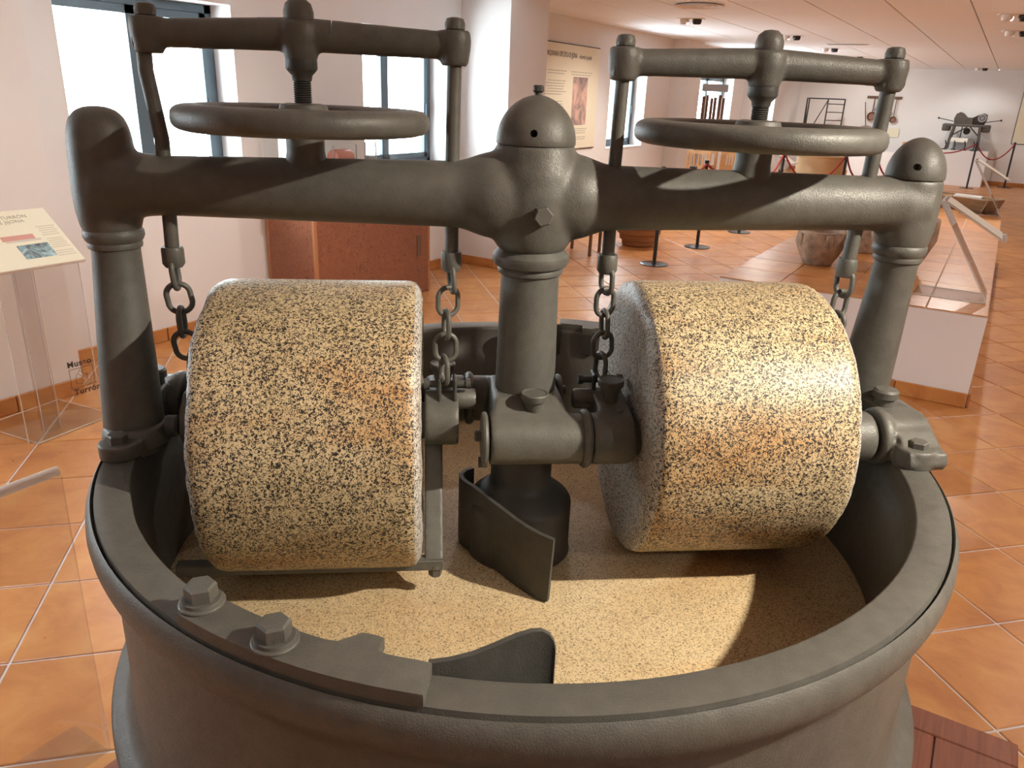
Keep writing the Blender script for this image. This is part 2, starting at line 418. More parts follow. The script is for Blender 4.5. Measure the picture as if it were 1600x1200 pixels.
for i in range(-40, 60):
    for j in range(-40, 60):
        a_ = OA+(i+0.5)*SA; b_ = OB+(j+0.5)*SB
        x = (b_-a_)*s2; y = (b_+a_)*s2
        if not (-5.0 < x < XR+0.1 and YB-0.1 < y < YF+0.1): continue
        if x < -4.75 and y < 6.3: continue
        p = project((x, y, 0)); near = None
        if p and -160 < p[0] < 1760 and -50 < p[1] < 1400:
            dist = math.hypot(x, y, CAM_H)
            # what the mill hides does not need a tile of its own
            hid = math.hypot(x-MC.x*1.12, y-MC.y*1.12) < 0.62 or (300 < p[0] < 1330 and 880 < p[1])
            near = 1e6 if hid else dist
        allt.append((near if near is not None else 1e7, x, y))
allt.sort()
for k, (d, x, y) in enumerate(allt[:300]):
    inst('floor_tile', TM, floor, (x, y, 0), (0, 0, PI/4))
bm = bmesh.new(); c4 = [(-(SB-G)/2, -(SA-G)/2), ((SB-G)/2, -(SA-G)/2), ((SB-G)/2, (SA-G)/2), (-(SB-G)/2, (SA-G)/2)]
for d, x, y in allt[300:]:
    lo, hi = [], []
    for px_, py_ in c4:
        X, Y = x+(px_-py_)*s2, y+(px_+py_)*s2
        lo.append(bm.verts.new((X, Y, -0.012))); hi.append(bm.verts.new((X, Y, 0)))
    bm.faces.new(hi)
    for k in range(4): bm.faces.new([lo[k], lo[(k+1) % 4], hi[(k+1) % 4], hi[k]])
me = bpy.data.meshes.new('distant_floor_tiles'); bm.to_mesh(me); bm.free(); me.materials.append(TILE_FAR)
o = inst('distant_floor_tiles', me, floor); o['kind'] = 'stuff'

# ------------------------------------------------------------------ walls
def wall_with_windows(b, x0, x1, y0, y1, wins):
    """slab x0..x1 (thickness) spanning y0..y1, with rectangular openings"""
    cx, sx = (x0+x1)/2, abs(x1-x0); ys = y0
    for (wy0, wy1, wz0, wz1) in sorted(wins):
        b.box((cx, (ys+wy0)/2, CEIL/2), (sx, wy0-ys, CEIL)); ys = wy1
        b.box((cx, (wy0+wy1)/2, wz0/2), (sx, wy1-wy0, wz0)); b.box((cx, (wy0+wy1)/2, (wz1+CEIL)/2), (sx, wy1-wy0, CEIL-wz1))
    b.box((cx, (ys+y1)/2, CEIL/2), (sx, y1-ys, CEIL))
b = B()
wall_with_windows(b, XL-0.30, XL, 2.1, 6.95, [w[1:] for w in WINS if w[0] == XL])
wall_with_windows(b, XP-0.30, XP, 6.95, YF, [w[1:] for w in WINS if w[0] == XP])
wall_with_windows(b, -4.27, -3.97, YB, 2.15, [w[1:] for w in WINS if w[0] == -3.97]); b.box((-4.48, 2.07, CEIL/2), (0.44, 0.16, CEIL))                # the wall steps forward next to the first window
structure('wall_left', b, PLASTER)
for nm, (x0, x1, y0, y1) in {'trim_1': (XL-0.02, -3.88, 6.25, 6.92), 'trim_2': (XP-0.02, -4.45, 12.35, 13.05), 'trim_3': (XP-0.02, -4.35, 16.4, 17.2)}.items():
    structure(nm, B().box(((x0+x1)/2, (y0+y1)/2, CEIL/2), (x1-x0, y1-y0, CEIL)), PLASTER)
structure('wall_back', B().box((-0.05, YF+0.15, CEIL/2), (10.1, 0.3, CEIL)), PLASTER)
structure('wall_right', B().box((XR+0.15, (YB+YF)/2, CEIL/2), (0.3, YF-YB+0.6, CEIL)), PLASTER)
structure('wall_front', B().box((-0.05, YB-0.15, CEIL/2), (10.1, 0.3, CEIL)), PLASTER)
# ceiling: dark grid with lay-in panels
ceil = structure('ceiling', B().box((-0.1, (YB+YF)/2, CEIL+0.06), (10.2, YF-YB+0.6, 0.08)), CEILGAP)
PW, PLN = 0.64, 1.26
bm = B(); bm.box((0, 0, 0.012), (PW-0.012, PLN-0.005, 0.024), bev=0.003); PM = bm.mesh('ceiling_panel', CEILM, 0)
x = -1.16-6*PW
k = 0
while x < XR:
    y = YB
    while y < YF:
        inst('ceiling_panel', PM, ceil, (x+PW/2, y+PLN/2, CEIL-0.002)); y += PLN
    x += PW

# windows
def make_window(n, x, y0, y1, z0, z1, mull):
    X = x-0.22; w = B(); t = 0.055
    def bar(yc, zc, sy, sz, sx=0.06): w.box((X, yc, zc), (sx, sy, sz), bev=0.004)
    root = bpy.data.objects.new('window_%d' % n, None); col.objects.link(root); root['kind'] = 'structure'; root.location = (0, 0, 0)
    bar((y0+y1)/2, z1-t/2, y1-y0, t); bar((y0+y1)/2, z0+t/2, y1-y0, t); bar(y0+t/2, (z0+z1)/2, t, z1-z0); bar(y1-t/2, (z0+z1)/2, t, z1-z0)
    w.build('window_frame', ALU, root, smooth=0)
    for a, c in ((y0+t, mull), (mull, y1-t)):
        s = B(); st = 0.045
        s.box((X+0.02, (a+c)/2, z1-t-st/2), (0.035, c-a, st)); s.box((X+0.02, (a+c)/2, z0+t+st/2), (0.035, c-a, st))
        s.box((X+0.02, a+st/2, (z0+z1)/2), (0.035, st, z1-z0-2*t)); s.box((X+0.02, c-st/2, (z0+z1)/2), (0.035, st, z1-z0-2*t))
        f = s.build('sash', ALU, root, smooth=0)
        B().box((X+0.02, (a+c)/2, (z0+z1)/2), (0.006, c-a-2*st, z1-z0-2*t-2*st)).build('pane', PANE, f, smooth=0)
    h = B(); h.box((X+0.045, y1-t-0.022, 1.42), (0.02, 0.02, 0.11), bev=0.004); h.build('handle', ALU, root)
    B().box((x-0.11, (y0+y1)/2, z0-0.006), (0.24, y1-y0, 0.014)).build('sill', WHITE, root, smooth=0)
for n, (x, y0, y1, z0, z1) in enumerate(WINS):
    make_window(n+1, x, y0, y1, z0, z1, (3.13, 5.40, 10.8, 14.7, 18.3, -0.15)[n])

# baseboards of short terracotta tiles
def baseboard(name, x0, y0, x1, y1, inward):
    d = Vector((x1-x0, y1-y0, 0)); Ln = d.length; d.normalize(); nrm = Vector((*inward, 0))
    root = bpy.data.objects.new(name, None); col.objects.link(root); root['kind'] = 'structure'
    s = 0; tl = 0.40; me = {}
    while s < Ln-0.01:
        l = min(tl, Ln-s); key = round(l, 3)
        if key not in me:
            bb = B(); bb.box((0, 0, 0.043), (l-0.006, 0.016, 0.086), bev=0.004); me[key] = bb.mesh('baseboard_tile', TILE, 0)
        p = Vector((x0, y0, 0)) + d*(s+l/2) + nrm*0.009
        inst('baseboard_tile', me[key], root, p, (0, 0, math.atan2(d.y, d.x))); s += l
baseboard('baseboard_left', -3.97, -0.6, -3.97, 2.15, (1, 0)); baseboard('baseboard_window', XL, 2.17, XL, 6.24, (1, 0))
baseboard('baseboard_pier', XL+0.01, 6.25, -3.87, 6.25, (0, -1)); baseboard('baseboard_pier_side', -3.88, 6.25, -3.88, 6.92, (1, 0))
baseboard('baseboard_far_left', XP, 6.95, XP, 12.3, (1, 0)); baseboard('baseboard_back', XP, YF, XR, YF, (0, -1))

# ------------------------------------------------------------------ wooden platform under the mill
plat = empty('wooden_platform', (-0.59, 1.08, 0), 0, 'low reddish wooden platform on the floor under the granite mill', 'platform')
px0, px1, py0, py1 = -0.94, 0.95, -0.92, 0.98
bb = B(); bb.box((0, 0.03, 0.02), (px1-px0-0.03, py1-py0-0.03, 0.04)); bb.build('base', MAHOG, plat, smooth=0)
for nm, c, s in (('edge_board', (0.005, py1-0.045, 0.034), (px1-px0, 0.09, 0.032)), ('edge_board', (0.005, py0+0.045, 0.034), (px1-px0, 0.09, 0.032))):
    B().box(c, s, bev=0.003).build(nm, MAHOG, plat, smooth=0)
npl = 10; pw = (px1-px0)/npl
for i in range(npl):
    B().box((px0+pw*(i+0.5), (py0+py1)/2, 0.034), (pw-0.004, py1-py0-0.184, 0.030), bev=0.002).build('plank', MAHOG, plat, smooth=0)

# ------------------------------------------------------------------ THE MILL  (local: x along the beam, y away from the viewer's side, z up)
mill = empty('granite_mill', (MC.x, MC.y, 0), MA, 'large dark cast iron mill with two speckled granite rollers in a round pan', 'mill')
ZR = 1.0; ZF = 0.745
# pan
prof = [(0.60, 0.052), (0.738, 0.052), (0.742, 0.060), (0.738, 0.20), (0.738, 0.555), (0.752, 0.560), (0.756, 0.566), (0.756, 0.596), (0.752, 0.602), (0.735, 0.612), (0.722, 0.628), (0.717, 0.65), (0.715, 0.70), (0.715, 0.893), (0.7175, 0.908),
        (0.726, 0.925), (0.738, 0.943), (0.7415, 0.955), (0.743, 0.968), (0.7415, 0.982), (0.737, 0.992), (0.7335, 0.9965), (0.7318, 0.991), (0.7305, 0.9885), (0.7292, 0.992), (0.7275, 1.0),
        (0.681, 1.0), (0.678, 0.998), (0.677, 0.99), (0.6755, 0.932), (0.668, 0.926), (0.664, 0.80), (0.660, 0.70), (0.60, 0.69)]
B().lathe(prof, 192, closed=True).build('pan', IRON, mill, smooth=50)
B().lathe([(0, 0.70), (0.6625, 0.70), (0.6625, ZF-0.004), (0.655, ZF), (0.35, ZF), (0, ZF)], 128).build('stone_bed', BED, mill, label='pale speckled stone bed of the pan')
B().lathe([(0, 0.74), (0.104, 0.74), (0.101, 0.76), (0.101, 0.849), (0.0995, 0.856), (0.095, 0.862), (0.068, 0.884), (0.062, 0.890), (0.059, 0.902), (0.059, 1.0), (0, 1.0)], 64).build('centre_cone', IRON_DARK, mill)
# central column with its collar
B().lathe([(0, 0.9), (0.054, 0.9), (0.0565, 1.05), (0.0555, 1.09), (0.0515, 1.29), (0.0515, 1.300), (0.057, 1.304), (0.058, 1.310), (0.0565, 1.314), (0.064, 1.318), (0.0675, 1.326), (0.0665, 1.335), (0.061, 1.341), (0.056, 1.346), (0.056, 1.38), (0, 1.38)], 64).build('column', IRON, mill)
# crosshead with two offset sleeves
WP, ZP, RP = 0.098, 1.024, 0.0455
b = B()
for s in (1, -1):
    b.lathe([(0, -0.072), (RP, -0.072), (RP, 0.100), (0, 0.100)] if s == 1 else [(0, -0.100), (RP, -0.100), (RP, 0.072), (0, 0.072)], 40, 'x', (0, -WP*s, ZP))
b.prism([(-0.112, 0.99), (-0.112, 1.066), (-0.058, 1.088), (0.058, 1.088), (0.112, 1.066), (0.112, 0.99)], -0.064, 0.064, 'yz')
for v in b.bm.verts:
    if abs(v.co.z-1.088) < 1e-5: v.co.x *= 0.93
    elif abs(v.co.z-1.066) < 1e-5: v.co.x *= 1.08
b.build('crosshead', IRON, mill, cast=(0.0045, 6))
def sleeve_end(s):
    b = B(); b.lathe([(0, -0.075), (0.041, -0.075), (0.0475, -0.077), (0.049, -0.081), (0.047, -0.085), (0.028, -0.0875), (0, -0.0875)], 40, 'x', (0, -WP, ZP))
    e = b.build('end_cap', IRON, mill)
    hb = B(); hb.lathe([(0.010, -0.086), (0.010, -0.097), (0.008, -0.099), (0, -0.099)], 14, 'x', (0, -WP-0.012, ZP+0.012)); hb.build('bolt', IRON_DARK, e); hb = B(); hb.lathe([(0.010, -0.075), (0.010, -0.09), (0, -0.09)], 14, 'x', (0, -WP+0.004, ZP-0.047))
    h = hb.build('bolt', IRON_DARK, e)
    r = B().lathe([(0.044, 0.090), (0.049, 0.091), (0.053, 0.096), (0.053, 0.101), (0.049, 0.106), (0.044, 0.107)], 40, 'x', (0, -WP, ZP), closed=True).build('sleeve_ring', IRON, mill)
    for o in (e, r):
        if s == -1: o.rotation_euler = (0, 0, PI)
sleeve_end(1); sleeve_end(-1)
def grease_cup(u, w, z, s=1, r=0.0235, h=0.034):
    b = B(); b.lathe([(0, -0.016), (r*0.62, -0.016), (r*0.64, 0.0), (r*0.80, h*0.42), (r*0.82, h*0.58), (r*0.99, h*0.62), (r*1.03, h*0.70), (r*1.03, h*0.94), (r*0.96, h), (r*0.86, h*0.985), (r*0.82, h*0.96), (0, h*0.96)], 28)
    return b.build('grease_cup', IRON, mill, loc=(u*s, w*s, z), rot=(0, 0, 0 if s == 1 else PI))
grease_cup(0.008, -0.082, 1.072); grease_cup(0.008, -0.082, 1.072, -1)

# beam with three sockets
b = B()
n = 96; path = []; rad = []
for i in range(n+1):
    u = -0.70+1.40*i/n; t = abs(u)/0.69
    q = max(0, min(1, (0.135-abs(u))/0.065)); path.append((u, 0, 1.434+0.003*t)); rad.append(0.0560-0.0085*min(1, max(0, (t-0.1)/0.8))+0.016*q*q*(3-2*q)+0.007*max(0, min(1, (abs(u)-0.59)/0.07))**2)
b.tube(path, rad, 32)
b.lathe([(0, 1.343), (0.056, 1.343), (0.064, 1.354), (0.071, 1.374), (0.078, 1.405), (0.0805, 1.44), (0.077, 1.475), (0.071, 1.497), (0.0665, 1.515), (0.066, 1.5205), (0, 1.5205)], 48)
for s in (1, -1):
    top_ = [(0.0490, 1.483), (0, 1.483)] if s == 1 else [(0.0485, 1.500), (0.0465, 1.520), (0.041, 1.537), (0.031, 1.549), (0.017, 1.555), (0, 1.5565)]
    b.lathe([(0, 1.350), (0.037, 1.350), (0.042, 1.358), (0.047, 1.372), (0.0505, 1.395), (0.0515, 1.43), (0.0500, 1.465)]+top_, 40, center=((0.682 if s == 1 else -0.696), 0, 0))
b.build('cross_beam', IRON, mill, cast=(0.0042, 14))
for uc, z0, r0, h in ((0, 1.5195, 0.0665, 0.0775), (0.682, 1.4825, 0.0495, 0.0695)):
    P = [(r0*0.985, z0)]+[(r0*math.cos(a)**1.06, z0+0.003+(h-0.003)*math.sin(a)) for a in [PI/2*i/16 for i in range(16)]]+[(0, z0+h)]
    cap = B().lathe([(0, z0)]+P, 56, center=(uc, 0, 0)).build('dome_cap', IRON, mill)
    hu, hz = {0: (-0.012, z0+0.020), 0.682: (-0.024, z0+0.022)}[uc]
    cb = B(); cb.lathe([(0, -0.1), (0.0058, -0.1), (0.0058, -0.03), (0, -0.03)], 16, 'y', (uc+hu, 0, hz)); cut(cap, cb.mesh('hole', IRON_DARK))
b = B(); b.lathe([(0, 1.594), (0.0065, 1.594), (0.006, 1.600), (0.0095, 1.603), (0.0095, 1.609), (0.007, 1.612), (0, 1.612)], 10); b.build('plug_bolt', IRON_DARK, mill)
b = B(); hexhead(b, (0.006, -0.076, 1.413), 0.0165, -0.017, 'y', 0.2); b.build('hub_bolt', IRON, mill)
b = B(); hexhead(b, (-0.006, 0.076, 1.413), 0.0165, 0.017, 'y', 0.2); b.build('hub_bolt', IRON, mill)

# pillars, each on its foot on the rim (right one built, the left is the same turned by half a turn)
def half(o):
    c = copy_tree(o, mill); c.rotation_euler = (0, 0, o.rotation_euler.z+PI)
    c.location = (-o.location.x, -o.location.y, o.location.z); return c
b = B()
def pil(z, r): return r
prf = [(0, 0.985), (0.050, 0.985), (0.0505, 1.0), (0.049, 1.05), (0.0455, 1.15), (0.0405, 1.26), (0.0375, 1.330), (0.038, 1.334), (0.0415, 1.336), (0.0425, 1.341), (0.0415, 1.345), (0.044, 1.348), (0.047, 1.355), (0.0465, 1.363), (0.042, 1.369), (0.0375, 1.373), (0.0375, 1.39), (0, 1.39)]
b.lathe(prf, 48, center=(0.69, 0, 0))
for v in b.bm.verts:            # the shaft leans back a little towards its foot
    t = max(0, min(1, (1.33-v.co.z)/0.33)); v.co.y += 0.032*t
p = b.build('pillar', IRON, mill, smooth=40); p2 = half(p); p.location.x = -0.008; p2.location.x = -0.005
b = B()                          # pillar foot: lugs on the rim away from the pivot
b.lathe([(0, 0.998), (0.032, 0.998), (0.033, 1.0), (0.033, 1.024), (0.031, 1.027), (0, 1.027)], 28, center=(0.697, 0.098, 0))
b.box((0.692, 0.06, 1.0125), (0.062, 0.08, 0.025)); b.lathe([(0, 0.998), (0.056, 0.998), (0.056, 1.02), (0.05, 1.035), (0, 1.035)], 28, center=(0.69, 0.035, 0))
f = b.build('pillar_foot', IRON, mill, cast=(0.0035, 3))
hb = B(); hexhead(hb, (0.697, 0.104, 1.026), 0.0165, 0.016, 'z', 0.3); hb.build('bolt', IRON, f)
hb = B(); hb.lathe([(0, 0), (0.019, 0), (0.019, -0.016), (0.014, -0.02), (0, -0.02)], 16, 'x', (0.634, 0.045, 1.03)); hb.build('bolt', IRON_DARK, f)
half(f)
# outer pivot housing on the rim
b = B()
b.lathe([(0, 0.640), (0.050, 0.640), (0.054, 0.645), (0.054, 0.656), (0.047, 0.664), (0.045, 0.735), (0, 0.735)], 40, 'x', (0, -WP, ZP))
b.prism([(-0.060, 0.998), (-0.190, 0.998), (-0.198, 1.010), (-0.192, 1.030), (-0.172, 1.034), (-0.142, 1.052), (-0.10, 1.070), (-0.02, 1.070), (0.0, 0.998)], 0.662, 0.734, 'yz')
b.lathe([(0, 0.997), (0.036, 0.997), (0.036, 1.030), (0.033, 1.034), (0, 1.034)], 28, center=(0.690, -0.162, 0))
b.box((0.69, -0.03, 1.035), (0.06, 0.06, 0.075))
h = b.build('pivot_housing', IRON, mill, cast=(0.0036, 2))
hb = B(); hexhead(hb, (0.690, -0.168, 1.032), 0.0165, 0.014, 'z', 0.5); hb.build('bolt', IRON, h)
hb = B(); hb.lathe([(0, 1.065), (0.018, 1.065), (0.018, 1.084), (0.023, 1.086), (0.023, 1.098), (0.019, 1.102), (0, 1.102)], 24, center=(0.682, -0.055, 0)); hb.build('oil_cup', IRON, h)
half(h)
# axle pins through carriers
pn = B().lathe([(0, 0.08), (0.030, 0.08), (0.030, 0.70), (0, 0.70)], 24, 'x', (0, -WP, ZP)).build('pivot_shaft', IRON_DARK, mill); half(pn)
# inner carrier arm with its lug
b = B()
b.lathe([(0, 0.108), (0.0455, 0.108), (0.0465, 0.112), (0.0465, 0.172), (0.044, 0.184), (0, 0.184)], 36, 'x', (0, -WP, ZP))
b.lathe([(0, 0.124), (0.047, 0.124), (0.047, 0.186), (0, 0.186)], 36, 'x', (0, 0.01, ZP))
b.prism([(-0.098, 0.978), (0.01, 0.977), (0.03, 1.06), (0.012, 1.082), (-0.03, 1.078), (-0.098, 1.070)], 0.126, 0.186, 'yz')
ca = b.build('roller_carrier', IRON, mill, cast=(0.004, 6))
b = B()
for du in (-0.016, 0.012): b.box((0.147+du, 0.012, 1.088), (0.007, 0.034, 0.046), bev=0.003)
b.build('shackle_lug', IRON_DARK, ca)
hb = B(); hb.lathe([(0, -0.045), (0.0095, -0.045), (0.0095, -0.036), (0.0065, -0.036), (0.0065, 0.03), (0.0105, 0.03), (0.0105, 0.04), (0, 0.04)], 12, 'x', (0.147, 0.012, 1.096)); hb.build('shackle_pin', IRON_DARK, ca)
hb = B(); hb.lathe([(0, 0.092), (0.017, 0.092), (0.019, 0.096), (0.019, 0.128), (0, 0.128)], 20, 'x', (0, 0.0, 1.062)); hb.build('set_pin', IRON, ca)
hb = B(); hb.lathe([(0, 1.066), (0.0055, 1.066), (0.0055, 1.073), (0.003, 1.075), (0, 1.075)], 12, center=(0.163, -0.085, 0)); hb.build('rivet', IRON, ca)
half(ca)
grease_cup(0.152, -0.045, 1.084); grease_cup(0.152, -0.045, 1.084, -1)
# scraper arm and bar (on the side of the roller away from the pivot)
b = B(); b.tube([(0.170, 0.004, 1.0), (0.170, 0.024, 0.955), (0.169, 0.09, 0.885), (0.169, 0.150, 0.822)], [0.020, 0.017, 0.0165, 0.0165], 12, flat=(1.0, 0.62) )
arm = B(); arm.prism([(0.0, 0.985), (0.03, 0.985), (0.172, 0.815), (0.150, 0.806), (0.135, 0.815), (-0.005, 0.965)], 0.153, 0.1855, 'yz'); a1 = arm.build('scraper_arm', IRON, mill, cast=(0.0035, 3)); a1.rotation_euler = (0, 0, PI); b.bm.free()
b = B(); b.box((0.380, 0.168, 0.8125), (0.455, 0.006, 0.020), bev=0.0015); b.box((0.38, 0.160, 0.8215), (0.455, 0.018, 0.004))
bar = b.build('scraper_bar', IRON, mill)
hb = B(); hexhead(hb, (0.167, 0.158, 0.806), 0.0125, -0.020, 'z', 0.2); hb.build('bolt', IRON, bar); hb = B(); hb.lathe([(0, 0.804), (0.0145, 0.804), (0.0145, 0.811), (0, 0.811)], 16, center=(0.167, 0.158, 0)); hb.build('washer', IRON, bar)
hb = B(); hb.box((0.572, 0.166, 0.797), (0.016, 0.010, 0.012)); hb.build('end_tab', IRON, bar)
bar.rotation_euler = (0, 0, PI)
# outer carrier
b = B()
b.lathe([(0, 0.560), (0.046, 0.560), (0.047, 0.566), (0.047, 0.628), (0.044, 0.634), (0, 0.634)], 36, 'x', (0, -WP, ZP))
b.lathe([(0, 0.556), (0.045, 0.556), (0.045, 0.615), (0, 0.615)], 36, 'x', (0, 0.01, ZP))
b.prism([(-0.098, 0.980), (0.01, 0.980), (0.028, 1.06), (0.01, 1.08), (-0.03, 1.076), (-0.098, 1.068)], 0.562, 0.615, 'yz')
oc = b.build('outer_carrier', IRON, mill, cast=(0.0045, 5))
hb = B(); hb.box((0.594, 0.012, 1.09), (0.010, 0.032, 0.044), bev=0.003); hb.build('shackle_lug', IRON_DARK, oc)
half(oc)
# granite rollers
def roller():
    b = B(); R = 0.2605; seg = 160
    P = [(0, 0.196), (0.060, 0.196), (0.205, 0.194), (0.213, 0.190), (0.232, 0.190), (0.247, 0.193), (0.2575, 0.201), (R, 0.212)]
    P += [(R, 0.212+(0.522-0.212)*i/14) for i in range(1, 15)]+[(0.2585, 0.533), (0.252, 0.540), (0.05, 0.540), (0, 0.540)]
    b.lathe(P, seg, 'x', (0, 0.015, 1.0205))
    for v in b.bm.verts:                 # chipped, slightly uneven edges
        d = Vector((0, v.co.y-0.015, v.co.z-1.0205)); r = d.length
        if r < 0.1: continue
        nz = noise.noise(Vector((v.co.x*6, v.co.y*16, v.co.z*16)))
        nz2 = noise.noise(Vector((v.co.x*20+9, v.co.y*45, v.co.z*45)))
        edge = 1.0 if (v.co.x > 0.525 or v.co.x < 0.20) else 0.12
        v.co -= d/r*abs(nz2)*0.005*edge; v.co.x += nz*0.004*edge*(1 if v.co.x > 0.525 else 0.4) + nz2*0.0025*edge
    return b
rb = roller(); ro = rb.build('granite_roller', GRANITE, mill, smooth=40)
ro.data.materials.append(GRANITE_ROUGH)
for pz in ro.data.polygons:
    if abs(pz.normal.x) > 0.5: pz.material_index = 1
hb = B(); hb.lathe([(0, 0.17), (0.034, 0.17), (0.034, 0.57), (0, 0.57)], 24, 'x', (0, 0.012, ZP)); hb.build('axle', IRON_DARK, ro)
half(ro)

# yokes with spindle, handwheel, rods and chains
LINK = B(); hl, hw, wr = 0.0070, 0.0190, 0.0048
pth = [(hw*math.cos(a), 0, hl*(1 if math.sin(a) >= 0 else -1)+hw*math.sin(a)*0.95) for a in [2*PI*(k+0.5)/24 for k in range(24)]]
LINK.tube(pth, wr, 8, closed=True); LINKM = LINK.mesh('chain_link', IRON, 60)
def chain(x0, z0, x1, z1, y0, y1, n):
    for i in range(n):
        t = (i+0.5)/n; p = Vector((x0+(x1-x0)*t+random.uniform(-.002, .002), y0+(y1-y0)*t, z0+(z1-z0)*t))
        d = Vector((x1-x0, y1-y0, z1-z0))
        o = inst('chain_link', LINKM, mill, p, (random.uniform(-.08, .08), math.atan2(-(d.x), -d.z)*1.0+random.uniform(-.10, .10), (0.25 if i % 2 else PI/2+0.25)+random.uniform(-.2, .2)))
def yoke(s, uc, dz, wheel_r):
    ub = (uc-0.232*1, uc+0.232*1) if s == -1 else (uc-0.24, uc+0.222)
    if s == -1: ub = (-0.604, -0.137)
    else: ub = (0.139, 0.601)
    zc = 1.651+dz; b = B()
    for ue in ub:
        b.lathe([(0, zc-0.027), (0.020, zc-0.028), (0.0225, zc-0.023), (0.0255, zc-0.004), (0.0265, zc+0.010), (0.024, zc+0.0245), (0, zc+0.0235)], 24, center=(ue, 0, 0))
        pts = []; rr = []
        for i in range(13):
            t = i/12; pts.append((ue+(uc-ue)*t, 0, zc+0.001+0.007*t)); rr.append(0.0205+0.0045*t)
        b.tube(pts, rr, 20, flat=(1.0, 0.80))
    b.lathe([(0, zc-0.031), (0.0245, zc-0.031), (0.028, zc-0.015), (0.031, zc+0.005), (0.030, zc+0.022), (0.0265, zc+0.0285), (0, zc+0.028)], 32, center=(uc, 0, 0))
    y = b.build('yoke', IRON, mill, cast=(0.0032, 7))
    if s == -1:            # a crack runs down from the top of the left yoke
        cb = B(); cb.box((-0.328, 0, zc+0.020), (0.0032, 0.08, 0.026), rot=Matrix.Rotation(0.06, 3, 'Y')); cut(y, cb.mesh('crack', IRON_DARK))
    z = zc+0.0265
    B().lathe([(0, z), (0.0225, z), (0.0230, z+0.003), (0.0230, z+0.014), (0.0195, z+0.025), (0.011, z+0.032), (0, z+0.0335)], 32, center=(uc, 0, 0)).build('spindle_cap', IRON, y)
    z = zc-0.055
    B().lathe([(0, z-0.004), (0.0150, z-0.004), (0.0165, z+0.004), (0.0230, z+0.011), (0.0250, z+0.014), (0.0250, z+0.027), (0, z+0.027)], 28, center=(uc, 0, 0)).build('spindle_nut', IRON_DARK, y)
    for ue in ub:
        hb = B(); hb.lathe([(0, zc+0.022), (0.0125, zc+0.022), (0.0160, zc+0.026), (0.0162, zc+0.034), (0.0135, zc+0.041), (0.007, zc+0.043), (0, zc+0.043)], 10, center=(ue, 0, 0)); hb.build('bolt', IRON, y)
        lb = B(); lb.box((ue, 0, zc-0.002), (0.043, 0.036, 0.044), bev=0.008, seg=2); lb.build('end_lug', IRON, y)
    # threaded spindle
    P = [(0, 1.48)]; zz = 1.48
    while zz < zc-0.045: P += [(0.0122, zz), (0.0146, zz+0.0017)]; zz += 0.0034
    P += [(0.0122, zz), (0, zz)]
    B().lathe(P, 20, center=(uc, 0, 0)).build('threaded_spindle', IRON_DARK, mill, smooth=20)
    # boss on the beam
    b = B(); b.lathe([(0.045, 1.452), (0.038, 1.470), (0.0325, 1.486), (0.0305, 1.498), (0.0305, 1.517), (0.014, 1.517), (0.014, 1.45)], 36, center=(uc, 0, 0), closed=True); b.build('spindle_boss', IRON, mill)
    # handwheel
    zw = 1.546; r = wheel_r; b = B()
    sec = []
    for k in range(20):
        a = 2*PI*k/20; cx, cz = math.cos(a), math.sin(a)
        sec.append((r-0.029+0.029*math.copysign(abs(cx)**0.8, cx), zw+0.0200*math.copysign(abs(cz)**0.72, cz)))
    b.lathe(sec, 96, center=(uc, 0, 0), closed=True); w = b.build('handwheel', IRON, mill, smooth=60)
    B().lathe([(0.0148, zw-0.024), (0.030, zw-0.024), (0.034, zw), (0.040, zw+0.012), (0.036, zw+0.0225), (0.028, zw+0.0245), (0.0148, zw+0.0245)], 36, center=(uc, 0, 0), closed=True).build('wheel_hub', IRON, w)
    for k in range(5):
        a = 2*PI*k/5+(0.45 if s == 1 else 1.1)
        B().tube([(uc+q*math.cos(a), q*math.sin(a), zw+0.002) for q in (0.030, 0.08, 0.13, r-0.03)], [0.019, 0.016, 0.015, 0.018], 12, flat=(0.62, 1.0)).build('spoke', IRON, w)
    return zc
zl = yoke(-1, -0.377, 0.012, 0.2005); zr_ = yoke(1, 0.380, 0.0, 0.208)
def rod(name, pts, r=0.0115):
    o = B().tube([(x, y, z) for x, y, z in pts], r, 14).build(name, IRON, mill)
    x, y, z = pts[-1]
    B().lathe([(0.010, z+0.012), (0.0165, z+0.012), (0.018, z+0.008), (0.018, z-0.016), (0.014, z-0.022), (0, z-0.022)], 20, center=(x, y, 0)).build('coupling', IRON, o); return o
rod('lifting_rod', [(-0.612, 0, zl-0.02), (-0.613, 0, 1.61), (-0.607, 0, 1.56), (-0.601, 0, 1.51), (-0.602, 0, 1.44), (-0.605, 0, 1.325)])
rod('lifting_rod', [(-0.137, 0, zl-0.02), (-0.139, 0, 1.49), (-0.139, 0, 1.325)], 0.0118)
rod('lifting_rod', [(0.139, 0, zr_-0.02), (0.137, 0, 1.49), (0.138, 0, 1.325)])
rod('lifting_rod', [(0.601, 0, zr_-0.02), (0.597, 0, 1.49), (0.587, 0, 1.325)], 0.0128)
chain(-0.605, 1.312, -0.594, 1.105, 0, -0.012, 5); chain(-0.139, 1.312, -0.152, 1.102, 0, -0.012, 5)
chain(0.139, 1.312, 0.146, 1.102, 0, 0.012, 5); chain(0.587, 1.312, 0.592, 1.105, 0, 0.012, 5)

